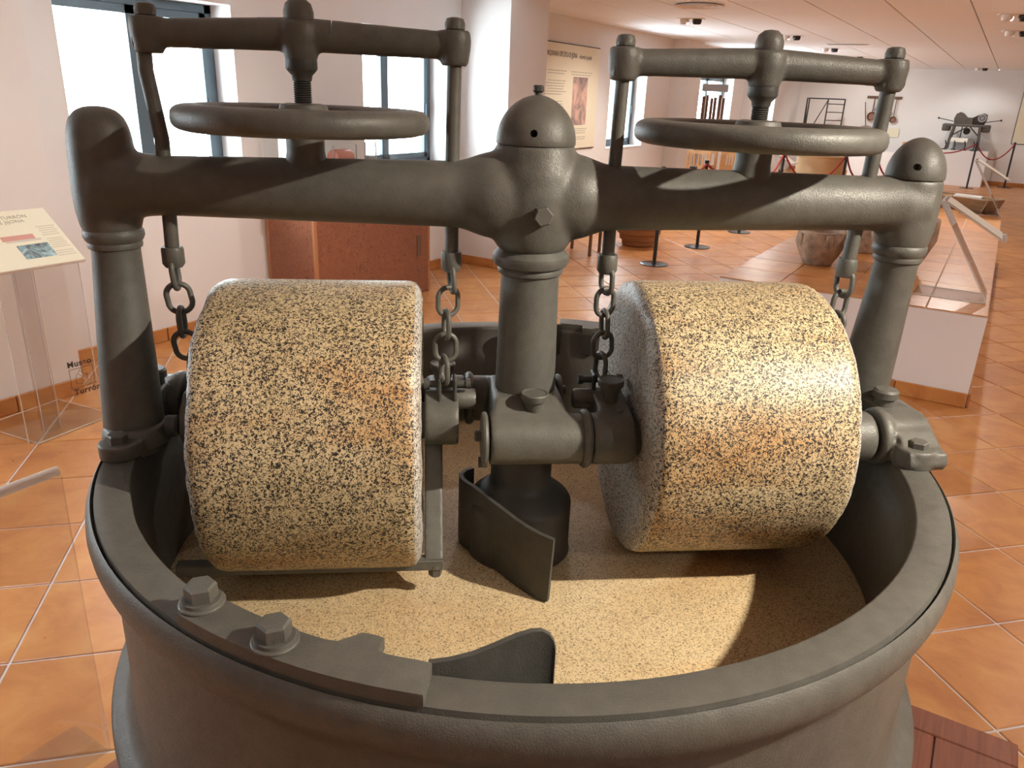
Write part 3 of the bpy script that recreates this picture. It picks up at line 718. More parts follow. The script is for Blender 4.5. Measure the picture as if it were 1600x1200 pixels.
# bolted plate with scraper blade on the rim, front and back
def rim_plate():
    a0, a1 = math.atan2(-0.558, -0.471)+2*PI, math.atan2(-0.708, -0.184)+2*PI
    ta, tb = math.atan2(-0.619, -0.270)+2*PI, math.atan2(-0.614, -0.228)+2*PI
    P = arc(0, 0, 0.7305, a0, a1, 20)
    inner = arc(0, 0, 0.681, a1-0.005, tb, 4)+arc(0, 0, 0.655, tb, ta+0.012, 4)+arc(0, 0, 0.681, ta-0.012, a0+0.01, 14)
    b = B(); b.prism(P+inner, 1.0005, 1.018)
    es = [e for e in b.bm.edges if abs(e.verts[0].co.z-1.018) < 1e-4 and abs(e.verts[1].co.z-1.018) < 1e-4]
    bmesh.ops.bevel(b.bm, geom=es, offset=0.0025, segments=2, profile=0.5, affect='EDGES')
    p = b.build('rim_plate', IRON, mill, smooth=30)
    b = B(); b.prism(arc(0, 0, 0.6745, tb-0.004, ta+0.004, 5)+arc(0, 0, 0.6555, ta+0.004, tb-0.004, 5), 0.945, 1.008); b.build('tab', IRON_DARK, p)
    for bx, by in ((-0.446, -0.541), (-0.348, -0.615)):
        hb = B(); hb.lathe([(0, 1.0175), (0.027, 1.0175), (0.027, 1.0205), (0.0255, 1.022), (0.0235, 1.0225), (0.0225, 1.0265), (0, 1.0265)], 32, center=(bx, by, 0))
        w = hb.build('washer', IRON, p)
        hb = B(); hexhead(hb, (bx, by, 1.0255), 0.0190, 0.020, 'z', 0.25); hb.build('bolt', IRON, w)
    # blade that turns the paste back towards the rollers
    pl = [(-0.178, -0.655), (-0.155, -0.652), (-0.130, -0.645), (-0.105, -0.634), (-0.08, -0.622), (-0.06, -0.615), (-0.048, -0.612), (-0.039, -0.6115), (-0.033, -0.612), (-0.030, -0.613)]
    tz = [1.016, 1.016, 1.0165, 1.018, 1.020, 1.021, 1.019, 1.013, 1.004, 0.990]
    top = [(x, y, z) for (x, y), z in zip(pl, tz)]; bot = [(x, y, 0.80) for x, y in pl]
    def nd(i):
        a, c = Vector(pl[max(0, i-1)]), Vector(pl[min(len(pl)-1, i+1)]); t = (c-a).normalized(); return Vector((-t.y, t.x, 0))
    b = B(); b.sheet(top, bot, nd, 0.007); b.build('rim_blade', IRON_DARK, p, smooth=50)
    return p
rp = rim_plate(); half(rp)
# plough blade at the centre cone
def plough():
    pl = [(-0.090, 0.066), (-0.106, 0.050), (-0.1155, 0.030), (-0.1135, 0.008), (-0.105, -0.010), (-0.094, -0.025), (-0.076, -0.051), (-0.058, -0.076), (-0.041, -0.102), (-0.022, -0.132), (-0.004, -0.158), (0.016, -0.181), (0.038, -0.197)]
    top = [(x, y, z) for (x, y), z in zip(pl, (0.885, 0.888, 0.890, 0.892, 0.893, 0.893, 0.890, 0.886, 0.884, 0.882, 0.881, 0.880, 0.878))]
    bot = [(x, y, 0.7465) for x, y in pl]; bot[-1] = (0.034, -0.195, 0.7495)
    def nd(i):
        a, c = Vector(pl[max(0, i-1)]), Vector(pl[min(len(pl)-1, i+1)]); t = (c-a).normalized(); return Vector((-t.y, t.x, 0))
    b = B(); b.sheet(top, bot, nd, 0.008); b.build('plough_blade', IRON_DARK, mill, smooth=50)
plough()

# ------------------------------------------------------------------ display plinth on the right with terracotta top
ZT = 0.54
pl = empty('display_plinth', (-0.645, 7.65, 0), 0, 'long low white plinth with a terracotta tiled top carrying stone mortars', 'plinth')
X0, X1, Y0, Y1 = -0.755, 0.755, -2.75, 2.75
B().box((0, 0, (ZT-0.012)/2), (X1-X0, Y1-Y0, ZT-0.012)).build('body', WHITE, pl, smooth=0)
o = B().box((0, 0, ZT-0.009), (X1-X0-0.002, Y1-Y0-0.002, 0.006)).build('joint_bed', GROUT, pl, smooth=0)
xs = [X0, X0+0.36, X0+0.76, X0+1.20, X1]; yy = Y0; memo = {}
while yy < Y1-0.02:
    d = min(0.40, Y1-yy)
    for a, c in zip(xs[:-1], xs[1:]):
        key = (round(c-a, 3), round(d, 3))
        if key not in memo: memo[key] = tile_mesh('top_tile', c-a-0.006, d-0.006, TILE, 0.010, 0.002)
        inst('top_tile', memo[key], pl, ((a+c)/2, yy+d/2, ZT))
    yy += d
for (x0, y0, x1, y1, n) in ((X0, Y0-0.009, X1, Y0-0.009, 4), (X1+0.009, Y0, X1+0.009, Y1, 14)):
    l = math.hypot(x1-x0, y1-y0)/n; bb = B(); bb.box((0, 0, 0.043), (l-0.005, 0.016, 0.086), bev=0.004); me = bb.mesh('skirting_tile', TILE, 0)
    for i in range(n):
        t = (i+0.5)/n; inst('skirting_tile', me, pl, (x0+(x1-x0)*t, y0+(y1-y0)*t, 0), (0, 0, math.atan2(y1-y0, x1-x0)))

def mortar(name, loc, ro, ri, h, rb, m, label, lugs=True, belly=1.06, rz=0.0):
    root = empty(name, loc, rz, label, 'mortar', 'stone mortars on the tiled plinth')
    b = B(); b.lathe([(0, 0), (rb, 0), (rb*1.06, 0.01), (rb+(ro*belly-rb)*0.55, h*0.30), (ro*belly, h*0.62), (ro, h*0.97), (ro*0.985, h), (ri, h), (ri*0.96, h*0.96), (ri*0.8, h*0.5), (ri*0.45, h*0.28), (0, h*0.24)], 40)
    for v in b.bm.verts:
        nz = noise.noise(v.co*14+Vector(loc)); v.co.x += nz*0.004; v.co.y += nz*0.004
        if v.co.z > h*0.9: v.co.z += noise.noise(v.co*9+Vector(loc))*0.006
    b.build('bowl', m, root, smooth=75)
    if lugs:
        for a in (-2.35, -1.05, 0.4, 2.1):
            lb = B(); lb.box((0, 0, -0.045), (0.036, 0.045, 0.085), bev=0.014, seg=2)
            lb.build('lug', m, root, loc=(math.cos(a)*ro*0.99, math.sin(a)*ro*0.99, h-0.012), rot=(0, 0, a))
mortar('stone_mortar', (-0.975, 5.80, ZT), 0.158, 0.125, 0.235, 0.095, MORTAR, 'squat brown stone mortar with four lugs at the front of the plinth')
mortar('stone_mortar', (-0.80, 6.55, ZT), 0.15, 0.115, 0.27, 0.095, MORTAR2, 'pale rough stone mortar standing behind the squat lugged one', False, 0.98)
mortar('stone_mortar', (-0.475, 5.98, ZT), 0.205, 0.165, 0.36, 0.11, MORTAR, 'tall wide stone mortar hidden behind the iron end pillar', False, 1.0)

# wooden trough and its contents
tr = empty('wooden_trough', (-0.30, 10.42, ZT), -0.45, 'old shallow wooden trough at the far end of the tiled plinth', 'trough')
def board(c, s, rot, nm): B().box((0, 0, 0), s, bev=0.004).build(nm, TROUGHW, tr, smooth=0, loc=c, rot=rot)
board((0, 0, 0.012), (0.62, 0.26, 0.02), (0, 0, 0), 'bottom')
board((0, -0.15, 0.075), (0.70, 0.02, 0.14), (0.35, 0, 0), 'side_board'); board((0, 0.15, 0.075), (0.70, 0.02, 0.14), (-0.35, 0, 0), 'side_board')
board((0.335, 0, 0.072), (0.02, 0.36, 0.14), (0, 0.35, 0), 'end_board'); board((-0.335, 0, 0.072), (0.02, 0.36, 0.14), (0, -0.35, 0), 'end_board')
b = B(); b.lathe([(0, -0.15), (0.05, -0.15), (0.062, -0.13), (0.062, 0.15), (0.055, 0.165), (0, 0.165)], 24, 'x')
tag(b.build('wooden_roll', simple('pale_roll', (0.6, 0.58, 0.56), 0.5), loc=(-0.26, 10.44, ZT+0.095), rot=(0, 0, -0.45)), 'pale round-ended roll lying inside the old wooden trough', 'roll')
b = B(); b.box((0, 0, 0), (0.16, 0.12, 0.05), bev=0.02, seg=2); b.lathe([(0, 0.05), (0.012, 0.05), (0.012, 0.16), (0, 0.16)], 10, 'x')
tag(b.build('wooden_scoop', WOODL, loc=(-0.50, 10.54, ZT+0.10), rot=(0, 0.1, 2.6)), 'orange wooden scoop lying in the trough beside the roll', 'scoop')

# clear acrylic Z-shaped lecterns
def z_lectern(loc, label, rz=0.0, sc=1.0, paper=True, w=0.30):
    root = empty('acrylic_lectern', loc, rz, label, 'lectern', 'bent acrylic lecterns')
    t = 0.006
    P = [(-0.30, 0.004), (0.07, 0.004), (0.082, 0.012), (0.080, 0.026), (-0.255, 0.548), (-0.258, 0.560), (-0.245, 0.563), (0.095, 0.367), (0.108, 0.372), (0.108, 0.385)]
    P = [(x*sc, z*sc) for x, z in P]
    b = B(); n = len(P)
    def nd(i):
        a, c = Vector(P[max(0, i-1)]), Vector(P[min(n-1, i+1)]); d = (c-a).normalized(); return Vector((-d.y, 0, d.x))
    b.sheet([(x, 0, z) for x, z in P], [(x, w, z) for x, z in P], nd, t); b.build('bent_sheet', ACRYL, root, smooth=40)
    for y in (0.0, w): B().tube([(x, y, z) for x, z in P], 0.004, 6).build('sheet_edge', ACEDGE, root, smooth=50)
    for q in (2, 8): B().tube([(P[q][0], 0, P[q][1]), (P[q][0], w, P[q][1])], 0.0055, 8).build('bend', ACEDGE, root)
    if paper:
        a, c = Vector((P[6][0], 0, P[6][1])), Vector((P[7][0], 0, P[7][1])); d = (c-a).normalized(); nn = Vector((-d.z, 0, d.x)); nn = nn if nn.z > 0 else -nn
        pb = B(); m0 = (a+c)/2+nn*0.007; Lh = (c-a).length
        pb.box((m0.x, w/2, m0.z), (Lh*0.93, w*0.96, 0.002), rot=Matrix.Rotation(-math.atan2(d.z, d.x), 3, 'Y')); pb.build('printed_sheet', ACPAPER, root, smooth=0)
        # a strip of the leg catches the paper colour near its top
    return root
z_lectern((0.0, 5.22, ZT), 'bent clear acrylic lectern at the front of the tiled plinth')
z_lectern((0.0, 9.90, ZT), 'bent clear acrylic lectern at the far end of the tiled plinth near the trough')

# tall acrylic lectern with printed panel at the left wall
lc = empty('acrylic_lectern', (-3.7, 1.80, 0), 0, 'clear acrylic lectern with cream printed panel against the left wall', 'lectern', 'bent acrylic lecterns')
def loc_(x, y, z): return (x+3.7, y-1.80, z)
yA, yB = 1.10, 2.0
b = B(); b.box(loc_(-3.72, 1.82, 0.004), (0.40, 0.40, 0.008), rot=Matrix.Rotation(0.12, 3, 'Z'), bev=0.002); b.build('base_plate', ACRYL, lc, smooth=0)
b = B(); b.box(loc_(-3.53, 1.80, 0.40), (0.006, 0.36, 0.79)); b.build('front_sheet', ACRYL, lc, smooth=0)
for y in (1.62, 1.98): B().tube([loc_(-3.53, y, 0.008), loc_(-3.53, y, 0.79)], 0.0025, 6).build('sheet_edge', ACEDGE, lc)
for y in (1.73, 1.81): B().tube([loc_(-3.60, y, 0.008), loc_(-3.60, y, 0.80)], 0.0022, 6).build('tube_edge', ACEDGE, lc)
for k in range(4):
    a0, a1 = k*PI/2+0.12+PI/4, (k+1)*PI/2+0.12+PI/4; r = 0.283
    B().tube([loc_(-3.72+r*math.cos(a0), 1.82+r*math.sin(a0), 0.009), loc_(-3.72+r*math.cos(a1), 1.82+r*math.sin(a1), 0.009)], 0.002, 6).build('plate_edge', ACEDGE, lc)
b = B(); b.lathe([(0.040, 0.008), (0.040, 0.80), (0.037, 0.80), (0.037, 0.008)], 24, center=loc_(-3.62, 1.77, 0), closed=True); b.build('tube_post', ACRYL, lc)
PT = Vector((-3.79, 0, 1.005)); PB = Vector((-3.50, 0, 0.800)); dd = (PB-PT); PL = dd.length; tilt = math.atan2(-dd.z, dd.x)
Rt = Matrix.Rotation(tilt, 3, 'Y'); mid = (PT+PB)/2; nrm = Rt @ Vector((0, 0, 1)); dwn = Rt @ Vector((1, 0, 0))
b = B(); b.box(loc_(mid.x, (yA+yB)/2, mid.z), (PL, yB-yA, 0.016), rot=Rt, bev=0.002); b.build('panel_tray', ACEDGE, lc, smooth=0)
q = mid+nrm*0.0095
b = B(); b.box(loc_(q.x, (yA+yB)/2, q.z), (PL-0.004, yB-yA-0.006, 0.002), rot=Rt); pn_ = b.build('printed_panel', PAPER, lc, smooth=0)
def on_panel(s, y, off=0.0112): p = PT+dwn*s+nrm*off; return loc_(p.x, y, p.z)
RM = Matrix((( 0, -1*-dwn.x, nrm.x), (1, 0, 0), (0, dwn.z*1, nrm.z)))
def panel_rot():   # text x axis along +Y, text up axis towards the top edge, normal out of the panel
    M3 = Matrix.Identity(3); X = Vector((0, 1, 0)); Y = -dwn; Z = nrm
    for i in range(3): M3[i][0] = X[i]; M3[i][1] = Y[i]; M3[i][2] = Z[i]
    return M3.to_euler()
pe = panel_rot()
for s, y, t, sz in ((0.052, 1.90, 'PASTILLAS DE TURRÓN', 0.027), (0.080, 1.875, 'DE JIJONA', 0.027)):
    inst('title_line', text_mesh('title_line', t, sz, INKG, 0.0004, 'RIGHT', spacing=1.05), pn_, on_panel(s, y), pe)
b = B()
for k in range(15):
    for (ya, yb) in ((1.36, 1.56), (1.90, 1.985)):
        if k % 6 == 5: continue
        c = on_panel(0.118+k*0.0135, (ya+yb)/2, 0.0108); b.box(c, (0.004, yb-ya-random.uniform(0, .02), 0.0006), rot=Rt)
b.build('text_lines', simple('faint_ink', (0.62, 0.56, 0.42), 0.7), pn_, smooth=0)['kind'] = 'stuff'
b = B(); b.box(on_panel(0.172, 1.795, 0.011), (0.030, 0.14, 0.0006), rot=Rt); b.build('printed_turron_bar', PINK, pn_, smooth=0)
b = B(); b.box(on_panel(0.192, 1.81, 0.0109), (0.012, 0.15, 0.0006), rot=Rt); b.build('printed_turron_side', simple('print_grey', (0.62, 0.56, 0.48), 0.6), pn_, smooth=0)
b = B(); b.box(on_panel(0.262, 1.830, 0.011), (0.085, 0.135, 0.0006), rot=Rt); b.build('printed_photo', PIC_BLUE, pn_, smooth=0)
# museum emblem printed on the front sheet
def on_sheet(y, z, x=-3.524): return loc_(x, y, z)
sheet_e = (PI/2, 0, PI/2)
em = empty('museum_emblem', loc_(-3.524, 1.91, 0.25)); em.parent = lc
def em_(y, z): return (0.0, y-1.91, z-0.25)
inst('emblem_word', text_mesh('emblem_word', 'Museo', 0.040, INK, 0.0004, 'CENTER', spacing=1.12, bold=0.0011), em, em_(1.905, 0.312), sheet_e)
inst('emblem_word', text_mesh('emblem_word', 'Turrón', 0.040, INK, 0.0004, 'CENTER', spacing=1.12, bold=0.0011), em, em_(1.925, 0.172), sheet_e)
b = B()
for p0, p1 in (((1.852, 0.300), (1.965, 0.300)), ((1.852, 0.300), (1.852, 0.206)), ((1.965, 0.300), (1.965, 0.206)), ((1.852, 0.206), (1.965, 0.206))):
    b.tube([em_(*p0), em_(*p1)], 0.0012, 4)
b.build('emblem_frame', INK, em, smooth=0)
b = B()                                       # small line figure bending over a mortar
def line(*pp): b.tube([em_(1.91+y, 0.255+z) for y, z in pp], 0.0011, 4)
line((-0.012, 0.034), (-0.004, 0.041), (0.005, 0.037), (0.004, 0.028), (-0.006, 0.027), (-0.012, 0.034))
line((-0.012, 0.028), (-0.028, 0.012), (-0.034, -0.010), (-0.030, -0.030)); line((-0.002, 0.026), (0.010, 0.010), (0.028, 0.002)); line((-0.016, 0.016), (-0.002, 0.000), (0.016, -0.004))
line((-0.030, -0.030), (-0.008, -0.034), (0.004, -0.022), (-0.006, -0.004)); line((0.004, -0.030), (0.010, -0.046), (0.032, -0.046), (0.040, -0.028), (0.004, -0.028)); line((0.022, 0.014), (0.022, -0.028))
b.build('emblem_figure', INK, em, smooth=0)

# near acrylic stand at the left edge of the picture
na = empty('acrylic_lectern', (-1.60, 0.45, 0), 0, 'near clear acrylic lectern with rolled top edge at the left beside the mill', 'lectern', 'bent acrylic lecterns')
P = [(-0.16, 0.004), (-0.01, 0.004), (0.0, 0.012), (0.004, 0.40), (0.010, 0.765), (0.014, 0.790), (0.008, 0.802), (-0.006, 0.803), (-0.018, 0.795)]
ww = 0.33
def ndl(i):
    a, c = Vector(P[max(0, i-1)]), Vector(P[min(len(P)-1, i+1)]); d = (c-a).normalized(); return Vector((-d.y, 0, d.x))
b = B(); b.sheet([(x, -0.45, z) for x, z in P], [(x, ww, z) for x, z in P], ndl, 0.005); b.build('bent_sheet', ACRYL, na, smooth=50)
b = B(); b.tube([(0.0, -0.45, 0.797), (0.0, ww, 0.797)], 0.011, 12); b.build('rolled_edge', ACEDGE, na)
b = B(); b.tube([(x, ww, z) for x, z in P[2:6]], 0.0018, 6); b.build('sheet_edge', ACRYL, na)

# ------------------------------------------------------------------ burl showcase under the windows
sc_ = empty('display_cabinet', (-4.15, 4.49, 0), 0, 'reddish burl wood showcase with glass top between the two near windows', 'showcase')
cx0, cx1, cy0, cy1, cz = -0.235, 0.235, -0.64, 0.65, 0.98
B().box((0, 0, cz/2), (cx1-cx0-0.02, cy1-cy0-0.02, cz)).build('carcass', BURL, sc_, smooth=0)
B().box((0, cy0+0.004, cz/2), (cx1-cx0-0.03, 0.012, cz-0.03)).build('side_panel', BURL, sc_, smooth=0)
B().box((cx1-0.004, 0, cz/2), (0.012, cy1-cy0-0.03, cz-0.03)).build('front_panel', BURL, sc_, smooth=0)
for x, y in ((cx1, cy0), (cx1, cy1), (cx0, cy0)):
    B().box((x-0.008*(1 if x > 0 else -1), y-0.008*(1 if y > 0 else -1), cz/2), (0.026, 0.026, cz), bev=0.003).build('corner_strip', BURLFRAME, sc_, smooth=0)
B().box((0, 0, cz+0.012), (cx1-cx0+0.03, cy1-cy0+0.03, 0.026), bev=0.004).build('top_board', BURLFRAME, sc_, smooth=0)
b = B(); b.box((cx1+0.004, cy1-0.14, 0.40), (0.006, 0.055, 0.17), bev=0.001); b.build('vent_plate', simple('brown_plate', (0.14, 0.085, 0.05), 0.5), sc_, smooth=0)
gz0, gz1 = cz+0.025, cz+0.36
for nm, c, s in (('glass_pane', (cx1-0.01, 0, (gz0+gz1)/2), (0.005, cy1-cy0-0.02, gz1-gz0)), ('glass_pane', (0, cy0+0.012, (gz0+gz1)/2), (cx1-cx0-0.03, 0.005, gz1-gz0)), ('glass_pane', (0, cy1-0.012, (gz0+gz1)/2), (cx1-cx0-0.03, 0.005, gz1-gz0)), ('glass_pane', (0, 0, gz1), (cx1-cx0, cy1-cy0, 0.005))):
    B().box(c, s).build(nm, PANE, sc_, smooth=0)
b = B(); b.lathe([(0, -0.10), (0.050, -0.10), (0.056, -0.09), (0.056, 0.075), (0.05, 0.09), (0.025, 0.105), (0, 0.105)], 24, 'y')
dr = empty('model_drum', (-4.12, 4.36, 1.005), 0.1, 'small red drum machine inside the glass top of the burl showcase', 'model')
b.build('drum', COPPER, dr, loc=(0, 0, 0.105))
for y in (-0.07, 0.07):
    B().box((0, y, 0.035), (0.09, 0.018, 0.07), bev=0.004).build('stand', GREYT, dr)
for y, h in ((-0.13, 0.19), (0.14, 0.19)): B().tube([(0.03, y, 0), (0.03, y, h)], 0.005, 8).build('upright', STEELM, dr)
tb = empty('model_press', (-4.14, 4.70, 1.005), 0, 'small grey press model at the far end of the burl showcase', 'model')
B().box((0, 0, 0.01), (0.14, 0.16, 0.02), bev=0.003).build('base', GREYT, tb); B().lathe([(0, 0.02), (0.045, 0.02), (0.05, 0.09), (0.04, 0.10), (0, 0.10)], 20, center=(0, 0, 0)).build('tub', GREYT, tb)
for y in (-0.06, 0.06): B().tube([(0, y, 0.02), (0, y, 0.2)], 0.006, 8).build('upright', STEELM, tb)
b = B(); b.box((0, 0, 0.001), (0.16, 0.12, 0.002)); tag(b.build('paper_card', WHITE, loc=(-4.10, 4.02, 1.008), rot=(0, 0, 0.2)), 'white card lying at the near end inside the showcase', 'card')

# ------------------------------------------------------------------ wall panels
def wall_poster(loc, W, H, rz, label, title=None):
    root = empty('information_board', loc, rz, label, 'panel')
    B().box((0, 0, 0), (W+0.024, 0.018, H+0.024), bev=0.003).build('frame', BLACK, root, smooth=0)
    sh = B().box((0, -0.011, 0), (W, 0.006, H)).build('printed_sheet', PAPER, root, smooth=0)
    return root, sh
wp, sh = wall_poster((XP+0.012, 8.85, 1.555), 1.74, 1.19, PI/2, 'cream framed text panel with a pink photo on the far window wall')
for t_, x_, w_, sz_, sh_ in (('MAQUINARIA ESPECÍFICA DE JIJONA', -0.53, 0.76, 0.080, 0.0), ('- el turrón y la piedra', 0.27, 0.36, 0.072, 0.25)):
    me_ = text_mesh('title_line', t_, sz_, INK, 0.0005, 'LEFT', shear=sh_); xs_ = [v.co.x for v in me_.vertices]
    inst('title_line', me_, sh, (x_, -0.0150, 0.455), (PI/2, 0, 0), (w_/(max(xs_)-min(xs_)), 1, 1))
b = B()
rows = []
for k, z in enumerate((0.30, 0.27, 0.19, 0.16, 0.13, 0.10, 0.07, 0.04, -0.04, -0.07, -0.10, -0.13)):
    rows += [(-0.55, 0.34, z), (-0.22, 0.46, z)]
rows += [(0.36, 0.62, z) for z in (0.30, 0.27)]+[(0.40, 0.46, z) for z in (-0.36, -0.385, -0.41, -0.46, -0.485)]
for x, w_, z in rows:
    w_ = w_*random.uniform(0.72, 1.0); xx = x-0.25
    while xx < x-0.25+w_:
        wd = random.uniform(0.02, 0.07); b.box((xx+wd/2, -0.0145, z), (wd, 0.001, 0.009)); xx += wd+0.012
b.build('text_lines', INKG, sh, smooth=0)['kind'] = 'stuff'
B().box((0.365, -0.0150, -0.035), (0.40, 0.001, 0.56)).build('printed_photo', PIC_WARM, sh, smooth=0)
B().box((-0.20, -0.0150, -0.34), (0.40, 0.001, 0.30)).build('printed_photo', PIC_BLUE, sh, smooth=0)
wp2, sh2 = wall_poster((0.85, YF-0.012, 1.55), 1.58, 1.24, 0, 'large pale panel on the far end wall at the right edge')
B().box((0.05, -0.0145, 0.02), (1.1, 0.001, 0.9)).build('printed_photo', simple('faint_print', (0.70, 0.68, 0.50), 0.6), sh2, smooth=0)

# ------------------------------------------------------------------ barriers
POSTS = [(-2.83, 7.50), (-2.81, 8.77), (-2.74, 10.22), (-2.70, 11.9), (-3.05, 13.3), (-1.93, 12.35), (-1.72, 13.7), (-1.15, 13.3), (-0.57, 20.01), (0.13, 21.0), (-1.75, 19.4)]
PLAB = ['second nearest to the burl showcase, seen below the beam right of the column', 'middle one of the three bases seen under the beam', 'farthest of the three bases seen under the beam',
        'just left of the cream vat', 'behind the cream vat', 'just right of the cream vat', 'beside the white plinth of pans', 'under the ladle rack', 'in front of the grey machine on white plinth', 'at the far right in front of the pale wall panel', 'left of the grey machine']
PLAB[0] = 'nearest one, its round base lying closest to the mill'
def stanchion(i, x, y):
    r = empty('barrier_post', (x, y, 0), 0, 'black barrier post ' + PLAB[i], 'barrier post', 'rope barrier posts')
    B().lathe([(0, 0), (0.145, 0), (0.145, 0.008), (0.13, 0.012), (0.024, 0.014), (0, 0.014)], 32).build('base', simple('base_metal', (0.06, 0.06, 0.065), 0.25, 0.5) if i == 0 else bpy.data.materials['base_metal'], r)
    B().lathe([(0, 0.012), (0.019, 0.012), (0.019, 0.93), (0.024, 0.935), (0.024, 0.965), (0.018, 0.97), (0, 0.97)], 16).build('post', BLACK, r)
    return r
for i, (x, y) in enumerate(POSTS): stanchion(i, x, y)
def rope(i, j, sag, label):
    a, c = Vector((*POSTS[i], 0.93)), Vector((*POSTS[j], 0.93)); P = []
    for k in range(17):
        t = k/16; p = a.lerp(c, t); p.z -= sag*4*t*(1-t); P.append(p-a)
    o = B().tube(P, 0.013, 8).build('barrier_rope', ROPE, loc=a); tag(o, label, 'rope', 'red barrier ropes')
rope(0, 1, 0.12, 'red rope from the nearest barrier post to the next, behind the beam'); rope(1, 2, 0.14, 'red rope between the second and third barrier posts behind the beam'); rope(2, 3, 0.32, 'red rope hanging just left of the cream vat')
rope(3, 5, 0.40, 'red rope hanging across the front of the cream vat'); rope(5, 6, 0.35, 'red rope right of the cream vat'); rope(6, 7, 0.36, 'red rope hanging below the ladle rack'); rope(7, 10, 0.2, 'red rope running back towards the grey machine')
rope(10, 8, 0.22, 'red rope across the front of the grey machine'); rope(8, 9, 0.33, 'red rope hanging beneath the pale wall panel')

# ------------------------------------------------------------------ basket, chair
bk = empty('wicker_basket', (-3.39, 8.40, 0), 0, 'round brown wicker basket on the floor beyond the column', 'basket')
b = B(); b.lathe([(0, 0), (0.165, 0), (0.185, 0.02), (0.19, 0.06), (0.215, 0.075), (0.222, 0.13), (0.245, 0.145), (0.25, 0.20), (0.262, 0.21), (0.262, 0.235), (0.235, 0.235), (0.21, 0.12), (0.16, 0.03), (0, 0.025)], 40); b.build('bowl', WICKER, bk)
b = B(); b.lathe([(0.25, 0.225), (0.268, 0.225), (0.272, 0.237), (0.262, 0.247), (0.245, 0.24)], 40, closed=True); b.build('rim', WICKER, bk)
for k in range(5):
    b = B(); b.sphere((0, 0, 0), 0.050, (1.2, 1, 0.8), 12); a = k*1.3
    tag(b.build('cloth_sack', GREYT, loc=(-3.39+0.10*math.cos(a), 8.40+0.10*math.sin(a), 0.155)), ['grey sack in the wicker basket, on its window side', 'grey sack in the wicker basket, at its back', 'grey sack in the wicker basket, on its left', 'grey sack in the wicker basket, at its front left', 'grey sack in the wicker basket, at its front right'][k], 'sack', 'sacks in the wicker basket')
ch = empty('wooden_stool', (-3.70, 7.55, 0), 0.1, 'dark wooden stool standing just right of the column behind the hub', 'stool')
B().box((0, 0, 0.30), (0.36, 0.34, 0.035), bev=0.006).build('seat', BLACKW, ch)
B().box((0, -0.155, 0.255), (0.32, 0.018, 0.07)).build('apron', BLACKW, ch)
for x in (-0.16, 0.16):
    for y in (-0.15, 0.15): B().box((x, y, 0.15), (0.028, 0.028, 0.30)).build('leg', WOODD, ch, smooth=0)

# ------------------------------------------------------------------ far exhibits
# light wooden racks and a loudspeaker behind the right handwheel
def frame_stool(x, y, rz, w, label):
    r = empty('wooden_rack', (x, y, 0), rz, label, 'rack', 'light wooden racks')
    for sx in (-1, 1):
        for sy in (-1, 1): B().box((sx*w/2, sy*0.16, 0.43), (0.035, 0.035, 0.86)).build('leg', WOODL, r, smooth=0)
    for z in (0.36, 0.62, 0.84):
        for sy in (-1, 1): B().box((0, sy*0.16, z), (w, 0.025, 0.045)).build('rail', WOODL, r, smooth=0)
    for k in range(5): B().box((-w/2+w*(k+0.5)/5, -0.16, 0.60), (0.022, 0.02, 0.46)).build('slat', WOODL, r, smooth=0)
frame_stool(-4.00, 12.2, 0, 0.34, 'light slatted wooden rack beyond the right handwheel, left of the two'); frame_stool(-3.66, 12.5, 0.2, 0.20, 'narrow light wooden rack right of the wider slatted one')
sp = empty('loudspeaker', (-3.78, 11.2, 0), 0, 'small black box on a stand in front of the light wooden racks', 'loudspeaker')
B().box((0, 0, 0.62), (0.09, 0.09, 0.16), bev=0.01).build('box', BLACK, sp); B().lathe([(0, 0.0), (0.10, 0.0), (0.10, 0.01), (0.012, 0.015), (0.012, 0.55), (0, 0.55)], 16).build('stand', BLACK, sp)
# dark slats leaning at the far windows
sl = empty('slatted_shutter', (-4.42, 13.75, 0.95), 0.9, 'dark reddish wooden slats standing by the far window', 'shutter')
for k in range(6): B().box((0.08*(k-2.5), 0.02*(k % 2), 0.35+0.03*math.sin(k*2)), (0.055, 0.02, 0.70), bev=0.003).build('slat', WOODD, sl, smooth=0)
B().box((0, 0, 0.84), (0.5, 0.04, 0.12), bev=0.004).build('top_rail', GREYT, sl, smooth=0); B().box((0, 0, -0.475), (0.4, 0.3, 0.95)).build('pedestal', WHITE, sl, smooth=0)
# cream vat
vt = empty('cream_vat', (-2.40, 13.0, 0), 0, 'low round cream vat with dark base behind the red ropes', 'vat')
B().lathe([(0, 0.50), (0.36, 0.50), (0.37, 0.53), (0.345, 0.55), (0.345, 0.84), (0.36, 0.85), (0.36, 0.87), (0.33, 0.87), (0.32, 0.6), (0, 0.6)], 40).build('tub', CREAM, vt)
B().lathe([(0, 0.44), (0.34, 0.44), (0.34, 0.50), (0, 0.50)], 40).build('band', BLACK, vt); B().box((0, 0, 0.22), (0.85, 0.7, 0.44), bev=0.004).build('pedestal', WHITE, vt, smooth=0)
zl2 = z_lectern((-2.72, 12.2, 0.42), 'small bent acrylic lectern with white sheet in front of the cream vat', 0, 0.9)
B().box((-0.05, 0.15, -0.21), (0.4, 0.34, 0.42)).build('pedestal', WHITE, zl2, smooth=0)
